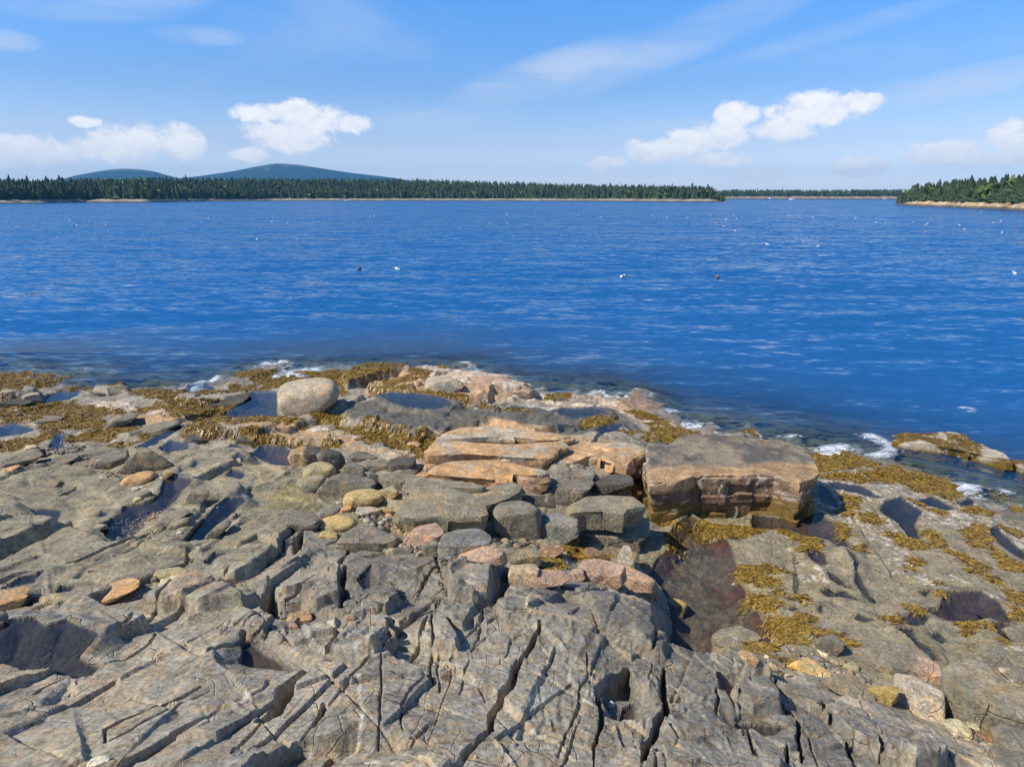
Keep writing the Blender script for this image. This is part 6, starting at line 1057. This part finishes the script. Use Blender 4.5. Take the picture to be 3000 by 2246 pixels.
def leafy(n, seed):
    rng = np.random.default_rng(seed); V = []; F = []; C = []
    for k in range(n):
        d = rng.normal(0, 1, 3); d /= np.linalg.norm(d); c = d * rng.uniform(0.7, 1.0) * np.array([0.27, 0.27, 0.34]) * (1 + 0.2 * math.sin(5 * d[0] + 3 * d[2] + seed)) + np.array([0, 0, 0.62]); s = rng.uniform(0.07, 0.14)
        q = rng.normal(0, s, (3, 3)) + c; V.append(q); F.append([3 * k, 3 * k + 1, 3 * k + 2]); C.append(np.full(3, rng.uniform(0.7, 1.35)))
    m = 3 * n; w = 0.02; V.append(np.array([[-w, -w, -0.06], [w, -w, -0.06], [0, w, -0.06], [0, 0, 0.7]])); F += [[m, m + 1, m + 3], [m + 1, m + 2, m + 3], [m + 2, m, m + 3]]; C.append(np.full(4, 0.6))
    return np.concatenate(V), np.array(F), np.concatenate(C)
CON_LO = [conifer(5, 5, 40 + k) for k in range(6)]; LEAF_LO = [leafy(26, 60 + k) for k in range(4)]; CON_MIN = [conifer(4, 5, 80 + k) for k in range(4)]
CON_HI = [conifer(11, 9, 20 + k) for k in range(6)]; LEAF_HI = [leafy(110, 90 + k) for k in range(2)]
trees = []                                                # x, y, z, height, kind(0 conifer, 1 leafy), shade, island
def island(key, us, vs_shore, vs_top, deep, beach_w, beach_h, tree_h, spacing, beach_col, land_rise, seed, extra=0.0, rr_fix=None, leaf_p=0.24):
    rng = np.random.default_rng(seed); us = np.array(us, float)
    ug = np.arange(us[0], us[-1], 6.0 if key != 'right' else 5.0); vsh = np.interp(ug, us, vs_shore); vt = np.interp(ug, us, vs_top)
    dx, dy = col_dir(ug); sl = -slope_of(vsh); rsh = CAM_Z / sl / dy if rr_fix is None else np.full(len(ug), rr_fix)
    rsh = rsh * (1 + 0.006 * fbm(ug / 60, ug * 0, 3, seed) + 0.003 * fbm(ug / 14, ug * 0, 2, seed + 1))
    ridge = CAM_Z + (rsh + land_rise) * dy * slope_of(vt) - tree_h * 0.86; ridge = np.maximum(ridge, beach_h + 0.3)
    ts = np.unique(np.r_[np.linspace(-beach_w * 0.4, beach_w * 1.6, 14), np.linspace(beach_w * 1.6, deep, 26)])
    R = rsh[None] + ts[:, None]; X = R * dx[None]; Y = R * dy[None]
    prof = np.interp(ts, [-beach_w * 0.4, 0, beach_w, beach_w * 1.6], [-0.8, 0, beach_h, beach_h + 0.25])[:, None]
    noi = fbm(X / (beach_w * 0.8), Y / (beach_w * 0.35), 4, seed + 2); shape = beach_h * 0.5 * noi * sstep(ts, -beach_w * 0.2, beach_w * 0.5)[:, None]
    end = np.minimum(sstep(ug, us[0] - 1, us[0] + 60 + extra), sstep(us[-1] + 1 - ug, 0, 60 + extra))
    Z = prof + shape + (ridge - beach_h)[None] * sstep(ts, beach_w * 1.3, land_rise)[:, None]; Z = np.where(Z > 0, Z * np.clip(end, 0.25, 1)[None], Z)
    n2_ = fbm(X / 9, Y / 5, 3, seed + 4)
    cc = np.broadcast_to(np.array(beach_col), X.shape + (3,)).copy() * (1 + 0.5 * n2_)[..., None]; cc = mixcol(cc, np.array([0.05, 0.042, 0.03]), sstep(0.45 - Z / beach_h, 0.0, 0.2) * 0.85)
    cc = mixcol(cc, np.array([0.05, 0.055, 0.025]), sstep(ts, beach_w * 1.25, beach_w * 1.6)[:, None] * np.ones_like(X))
    o = mesh_obj('wooded_land', np.stack([X, Y, Z], -1).reshape(-1, 3), grid_faces(*X.shape), M_SHORE, col=np.clip(cc, 0.01, 0.8).reshape(-1, 3), attrs={'wet': np.zeros(X.size)})
    tag(o, {'main': 'long low wooded shore with a pale gravel beach', 'right': 'wooded point with tan rock ledges along the water', 'back': 'distant low wooded island beyond the channel'}[key], 'land', kind='structure')
    # trees
    arc = (rsh.mean()) * (ug[-1] - ug[0]) / F_PX; n = int(arc * (min(deep, land_rise * 1.15) - beach_w * 1.3) / spacing ** 2)
    uu = rng.uniform(ug[0], ug[-1], n); tt = beach_w * 1.35 + (min(deep, land_rise * 1.15) - beach_w * 1.35) * rng.random(n) ** 1.15
    nf = int(arc / spacing * 2.2); uu = np.r_[uu, rng.uniform(ug[0], ug[-1], nf)]; tt = np.r_[tt, beach_w * 1.35 + rng.uniform(0, spacing, nf)]
    rs_ = np.interp(uu, ug, rsh); ddx, ddy = col_dir(uu); r = rs_ + tt; rd = np.interp(uu, ug, ridge)
    en = np.interp(uu, ug, end); zz = (beach_h + 0.2 + (rd - beach_h) * sstep(tt, beach_w * 1.3, land_rise)) * np.clip(en, 0.25, 1); hh = tree_h * rng.uniform(0.5, 1.1, len(uu)) * (0.55 + 0.45 * en)
    tall = rng.random(len(uu)) < 0.03; hh[tall] *= 1.2
    clump = fbm(r * ddx / 35, r * ddy / 35, 3, seed + 9); lf = (rng.random(len(uu)) < leaf_p * 2.4 * sstep(clump, -0.1, 0.35)); hh[lf] *= 0.8
    for i in range(len(uu)): trees.append((r[i] * ddx[i], r[i] * ddy[i], zz[i] - 0.3, hh[i], int(lf[i]), rng.uniform(0.7, 1.3), key, uu[i], hh[i] / r[i]))
island('main', [-800, -300, 0, 120, 250, 420, 600, 800, 1200, 1500, 1700, 2000, 2128], [598, 597, 596, 595, 593, 593, 590, 588.5, 588.3, 588.6, 589.5, 591.5, 592], [530, 528, 527, 529, 525, 523, 523, 523, 525, 534, 541, 548, 556], 330, 11.0, 2.2, 11.5, 4.1, (0.30, 0.27, 0.22), 150.0, 5)
island('right', [2630, 2700, 2800, 2900, 3000, 3200, 3500], [600, 603, 607, 611, 616, 625, 640], [566, 549, 532, 524, 516, 505, 500], 150, 7.0, 2.0, 8.8, 2.3, (0.44, 0.33, 0.20), 46.0, 6, -10, leaf_p=0.05)
island('back', [2060, 2130, 2250, 2400, 2500, 2560, 2640, 2760], [586] * 8, [562, 556, 557, 561, 563, 560, 566, 570], 300, 14.0, 4.5, 13.0, 6.0, (0.26, 0.22, 0.19), 130.0, 7, rr_fix=1350.0)
tarr = sorted(range(len(trees)), key=lambda i: -(trees[i][8] if -20 < trees[i][7] < 3020 else 0))
single = set(tarr[:290]); TREE_MESH = {}
def tree_mesh(kind, var):
    if (kind, var) not in TREE_MESH:
        V, F, C = (LEAF_HI if kind else CON_HI)[var]; col = (np.array([0.115, 0.15, 0.04]) if kind else np.array([0.05, 0.07, 0.034]))[None] * C[:, None]
        o = mesh_obj('tree_source', V, F, M_TREE, col=col, smooth=False); TREE_MESH[(kind, var)] = o.data; bpy.data.objects.remove(o)
    return TREE_MESH[(kind, var)]
rng = np.random.default_rng(77)
acc = {'main': ([], [], []), 'right': ([], [], []), 'back': ([], [], [])}; cnt = {'main': 0, 'right': 0, 'back': 0}
for i, (x, y, z, h, kd, shd, key, u, ap) in enumerate(trees):
    if i in single:
        o = bpy.data.objects.new('broadleaf_tree' if kd else 'spruce_tree', tree_mesh(kd, int(rng.integers(2 if kd else 6)))); COL.objects.link(o)
        o.location = (x, y, z); o.rotation_euler = (0, 0, rng.uniform(0, 6.28)); wdt = rng.uniform(0.85, 1.3); o.scale = (h * wdt, h * wdt, h)
        where = 'on the wooded point with tan ledges' if key == 'right' else 'at the front of the long wooded shore'
        tag(o, ('rounded green broadleaf tree ' if kd else 'dark pointed spruce tree ') + where, 'tree', ('broadleaf trees ' if kd else 'spruce trees ') + where); continue
    src = (LEAF_LO if kd else (CON_MIN if key == 'back' else CON_LO)); V, F, C = src[int(rng.integers(len(src)))]
    a = rng.uniform(0, 6.28); c_, s_ = math.cos(a), math.sin(a); wdt = rng.uniform(0.9, 1.35)
    q = np.stack([(V[:, 0] * c_ - V[:, 1] * s_) * h * wdt + x, (V[:, 0] * s_ + V[:, 1] * c_) * h * wdt + y, V[:, 2] * h + z], 1)
    base = np.array([0.115, 0.15, 0.04]) if kd else lerp(np.array([0.042, 0.062, 0.034]), np.array([0.075, 0.09, 0.036]), rng.random())
    A = acc[key]; A[0].append(q); A[1].append(F + cnt[key]); A[2].append(base[None] * (C * shd)[:, None]); cnt[key] += len(q)
for key, lab in (('main', 'dense dark forest covering the long far shore'), ('right', 'dense dark forest behind the tan-ledged point'), ('back', 'hazy forest on the distant island')):
    A = acc[key]; tag(mesh_obj('forest', np.concatenate(A[0]), np.concatenate(A[1]), M_TREE, col=np.concatenate(A[2]), smooth=False), lab, 'forest', kind='stuff')
# hills
def hill(us, vs, r0, seed, label):
    ug = np.arange(us[0], us[-1], 4.0); vt = np.interp(ug, us, vs); k = np.array([1, 2, 3, 4, 3, 2, 1.]); vt = np.convolve(np.pad(vt, 3, 'edge'), k / k.sum(), 'valid')
    dx, dy = col_dir(ug, 560.0); ts = np.linspace(-1, 1, 31); R = r0 + 1500 * ts[:, None] + 0 * ug[None]; X = R * dx[None]; Y = R * dy[None]
    top = CAM_Z + r0 * dy * slope_of(vt); Z = top[None] * np.exp(-(ts[:, None] * 1.7) ** 2) * (1 + 0.05 * fbm(X / 260, Y / 260, 4, seed) * np.abs(ts[:, None]) * 2) - 6 * np.abs(ts[:, None])
    n = fbm(X / 130, Y / 220, 4, seed + 1); cc = np.broadcast_to(np.array([0.02, 0.032, 0.022]), X.shape + (3,)).copy() * (1 + 0.5 * n)[..., None]
    bare = sstep(n + 0.5 * fbm(X / 40, Y / 60, 3, seed + 2) + 1.1 * sstep(Z / top.max(), 0.8, 1.0), 0.35, 0.75); cc = mixcol(cc, np.array([0.22, 0.18, 0.15]), bare * 0.6)
    o = mesh_obj('hill', np.stack([X, Y, Z], -1).reshape(-1, 3), grid_faces(*X.shape), M_SHORE, col=np.clip(cc, 0.01, 0.6).reshape(-1, 3), attrs={'wet': np.zeros(X.size)}); return tag(o, label, 'hill', kind='structure')
hill([120, 180, 230, 280, 330, 370, 420, 460, 500, 560, 600], [532, 527, 514, 505, 497, 494, 496, 503, 515, 530, 540], 6200, 11, 'low rounded blue hill behind the forest')
hill([470, 540, 580, 640, 700, 760, 800, 830, 870, 920, 980, 1040, 1100, 1160, 1230], [526, 521, 517, 509, 500, 488, 480.5, 479, 482, 489, 499, 508, 514, 522, 534], 6000, 12, 'broad blue mountain with pale bare summit')

# ------------------------------------------------------------------ buoys and boats
def lathe(prof, seg=14):
    n = len(prof); V = []; 
    for z, r in prof: V += [[r * math.cos(2 * math.pi * k / seg), r * math.sin(2 * math.pi * k / seg), z] for k in range(seg)]
    return np.array(V), grid_faces(n, seg, True)
BUOY_COL = {'white': (0.8, 0.78, 0.72), 'orange': (0.75, 0.25, 0.04), 'blue': (0.03, 0.07, 0.2), 'black': (0.03, 0.03, 0.03), 'red': (0.6, 0.06, 0.04), 'yellow': (0.75, 0.55, 0.08)}
BM_ = {k: flat_material('buoy_paint_' + k, c, 0.45, 0.1, 20.0) for k, c in BUOY_COL.items()}; M_STICK = flat_material('buoy_stick_wood', (0.35, 0.25, 0.15), 0.8)
pv, pf = lathe([(-0.20, 0.0), (-0.20, 0.075), (-0.17, 0.10), (-0.05, 0.115), (0.09, 0.11), (0.19, 0.07), (0.215, 0.03), (0.22, 0.0)]); kv, kf = lathe([(0.215, 0.016), (0.42, 0.014), (0.425, 0.0)], 8); bv_, bf_ = lathe([(-0.06, 0.1175), (0.03, 0.1165)])
TMP = {}
def buoy(u, v, c1, c2, label, group=None, tiny=False):
    x, y = on_plane(u, v, 0.0); r = math.hypot(x, y); rng = np.random.default_rng(int(u * 7 + v))
    e = bpy.data.objects.new('lobster_buoy', None); COL.objects.link(e); e.location = (float(x), float(y), 0.03 + float(np.interp(0, [0, 1], [0, 0]))); e.rotation_euler = (math.radians(rng.uniform(55, 80)), 0, rng.uniform(0, 6.28)); s = 0.8; e.scale = (s, s, s)
    for nm, (V, F), mt in (('float', (pv, pf), BM_[c1]), ('stick', (kv, kf), M_STICK), ('stripe', (bv_, bf_), BM_[c2])):
        kk = (nm, mt.name)
        if kk not in TMP: o = mesh_obj(nm, V, F, mt, parent=e); TMP[kk] = o.data
        else: o = bpy.data.objects.new(nm, TMP[kk]); COL.objects.link(o); o.parent = e
    return tag(e, label, 'buoy', group)
buoy(1165, 790, 'white', 'white', 'plain white buoy floating beside a dark blue one', None)
buoy(1052, 790, 'blue', 'black', 'dark blue buoy floating beside a plain white one')
buoy(873, 705, 'white', 'orange', 'white buoy with an orange band beside a smaller pale buoy')
buoy(753, 703, 'white', 'yellow', 'pale buoy with yellow band beside the orange-banded one')
buoy(1825, 811, 'white', 'black', 'white buoy with a dark band in open water beside the orange one')
buoy(2103, 813, 'orange', 'yellow', 'bright orange buoy alone in open water')
buoy(2972, 802, 'white', 'blue', 'white buoy with blue band off the surf reef')
buoy(2248, 717, 'white', 'red', 'white buoy with red band off the wooded point')
buoy(2397, 723, 'white', 'orange', 'white buoy with orange band off the wooded point')
buoy(1348, 670, 'black', 'white', 'black buoy with white band off the gravel beach')
buoy(1435, 655, 'red', 'white', 'red buoy with white band off the gravel beach')
buoy(1419, 673, 'blue', 'black', 'small dark buoy between the black and the red one')
for k, (u, v) in enumerate([(592, 650), (610, 640), (204, 647), (225, 660), (262, 649), (312, 660), (780, 670), (843, 653), (797, 649), (1085, 635), (1096, 633), (1310, 635), (1485, 628), (1487, 656), (1695, 630), (1712, 643), (1760, 636), (1897, 667), (1953, 637), (1912, 632), (2013, 638), (2015, 650), (2082, 631), (2098, 654), (2120, 664), (2127, 642), (2151, 634), (2157, 641), (2155, 678), (2226, 642), (2265, 621), (2311, 634), (2382, 638), (2423, 618), (2507, 639), (2538, 637), (2568, 641), (2567, 652), (2594, 649), (2675, 652), (2712, 660), (2711, 681), (2718, 656), (2811, 660), (2826, 673), (2910, 653), (2935, 682), (2979, 678), (2932, 648), (2653, 615), (2876, 620)]):
    c = ['white', 'white', 'yellow', 'orange', 'white', 'red'][k % 6]; c2 = ['orange', 'red', 'white', 'white', 'black', 'white'][k % 6]
    side = 'channel by the wooded point' if u > 1800 else 'bay off the gravel beach'
    buoy(u, v, c, c2, {'white': 'tiny white', 'yellow': 'tiny yellow', 'orange': 'tiny orange', 'red': 'tiny red'}[c] + ' banded buoy scattered in the ' + side, 'buoys in the ' + side)
M_HULL = flat_material('boat_white_paint', (0.8, 0.8, 0.8), 0.35, 0.05); M_GLASS = flat_material('boat_dark_glass', (0.03, 0.04, 0.05), 0.1); M_TRIM = flat_material('boat_blue_trim', (0.05, 0.1, 0.2), 0.4)
def boat(u, v, L, yaw, label, rfix=None):
    x, y = on_plane(u, v, 0.0); 
    if rfix: k = rfix / math.hypot(x, y); x, y = x * k, y * k
    e = bpy.data.objects.new('motorboat', None); COL.objects.link(e); e.location = (float(x), float(y), 0); e.rotation_euler = (0, 0, yaw); e.scale = (L, L, L)
    st = np.linspace(-0.5, 0.5, 9); w = 0.16 * np.clip(1 - (np.maximum(st, 0) / 0.5) ** 2.2, 0.02, 1); sh = 0.12 + 0.07 * np.maximum(st, 0) * 2
    V = []; 
    for s_, ww, hh in zip(st, w, sh): V += [[s_, -ww, hh], [s_, -ww * 0.75, -0.03], [s_, 0, -0.06], [s_, ww * 0.75, -0.03], [s_, ww, hh], [s_, 0, hh + 0.005]]
    mesh_obj('hull', np.array(V), grid_faces(9, 6, True), M_HULL, parent=e, smooth=False)
    def box(nm, a, b, mt, taper=1.0):
        (x0, y0, z0), (x1, y1, z1) = a, b; V = np.array([[x0, y0, z0], [x1, y0, z0], [x1, y1, z0], [x0, y1, z0], [x0 + 0.02, y0 * taper, z1], [x1 - 0.06 * (1 - taper) * 5, y0 * taper, z1], [x1 - 0.06 * (1 - taper) * 5, y1 * taper, z1], [x0 + 0.02, y1 * taper, z1]])
        mesh_obj(nm, V, np.array([[0, 1, 5, 4], [1, 2, 6, 5], [2, 3, 7, 6], [3, 0, 4, 7], [4, 5, 6, 7], [3, 2, 1, 0]]), mt, parent=e, smooth=False)
    box('cabin', (-0.05, -0.10, 0.13), (0.22, 0.10, 0.23), M_HULL, 0.9); box('windshield', (-0.03, -0.092, 0.232), (0.20, 0.092, 0.29), M_GLASS, 0.88); box('roof', (-0.10, -0.1, 0.292), (0.17, 0.1, 0.31), M_HULL, 0.95); box('stripe', (-0.49, -0.163, 0.07), (-0.02, 0.163, 0.09), M_TRIM, 1.0)
    return tag(e, label, 'boat')
boat(1010, 592.0, 9.0, 0.15, 'white motorboat running close along the gravel beach')
boat(2255, 590, 14.0, 0.4, 'white cabin boat lying before the distant island', 1180); boat(2320, 589, 9.0, 2.6, 'small white boat next to the larger cabin boat', 1200); boat(2588, 589, 10.0, 0.1, 'white boat with cabin off the end of the distant island', 1160)

# ------------------------------------------------------------------ the air
M_HAZE = bpy.data.materials.new('haze_air'); M_HAZE.use_nodes = True; M_HAZE.node_tree.nodes.clear(); T = NT(M_HAZE.node_tree)
pvn = T.node('ShaderNodeVolumePrincipled'); pvn.inputs['Color'].default_value = (0.14, 0.56, 1.0, 1); pvn.inputs['Density'].default_value = HAZE_D; pvn.inputs['Anisotropy'].default_value = 0.0
on = T.node('ShaderNodeOutputMaterial'); T.l.new(pvn.outputs[0], on.inputs['Volume'])
x0, x1, y0, y1, z0, z1 = -8500, 8500, -60, 9000, -12, 330
hv = np.array([[x, y, z] for z in (z0, z1) for (x, y) in ((x0, y0), (x1, y0), (x1, y1), (x0, y1))], float)
hz = mesh_obj('haze', hv, np.array([[3, 2, 1, 0], [4, 5, 6, 7], [0, 1, 5, 4], [1, 2, 6, 5], [2, 3, 7, 6], [3, 0, 4, 7]]), M_HAZE, smooth=False); hz['kind'] = 'stuff'; hz['label'] = 'thin bluish sea haze between here and the hills'; hz['category'] = 'haze'
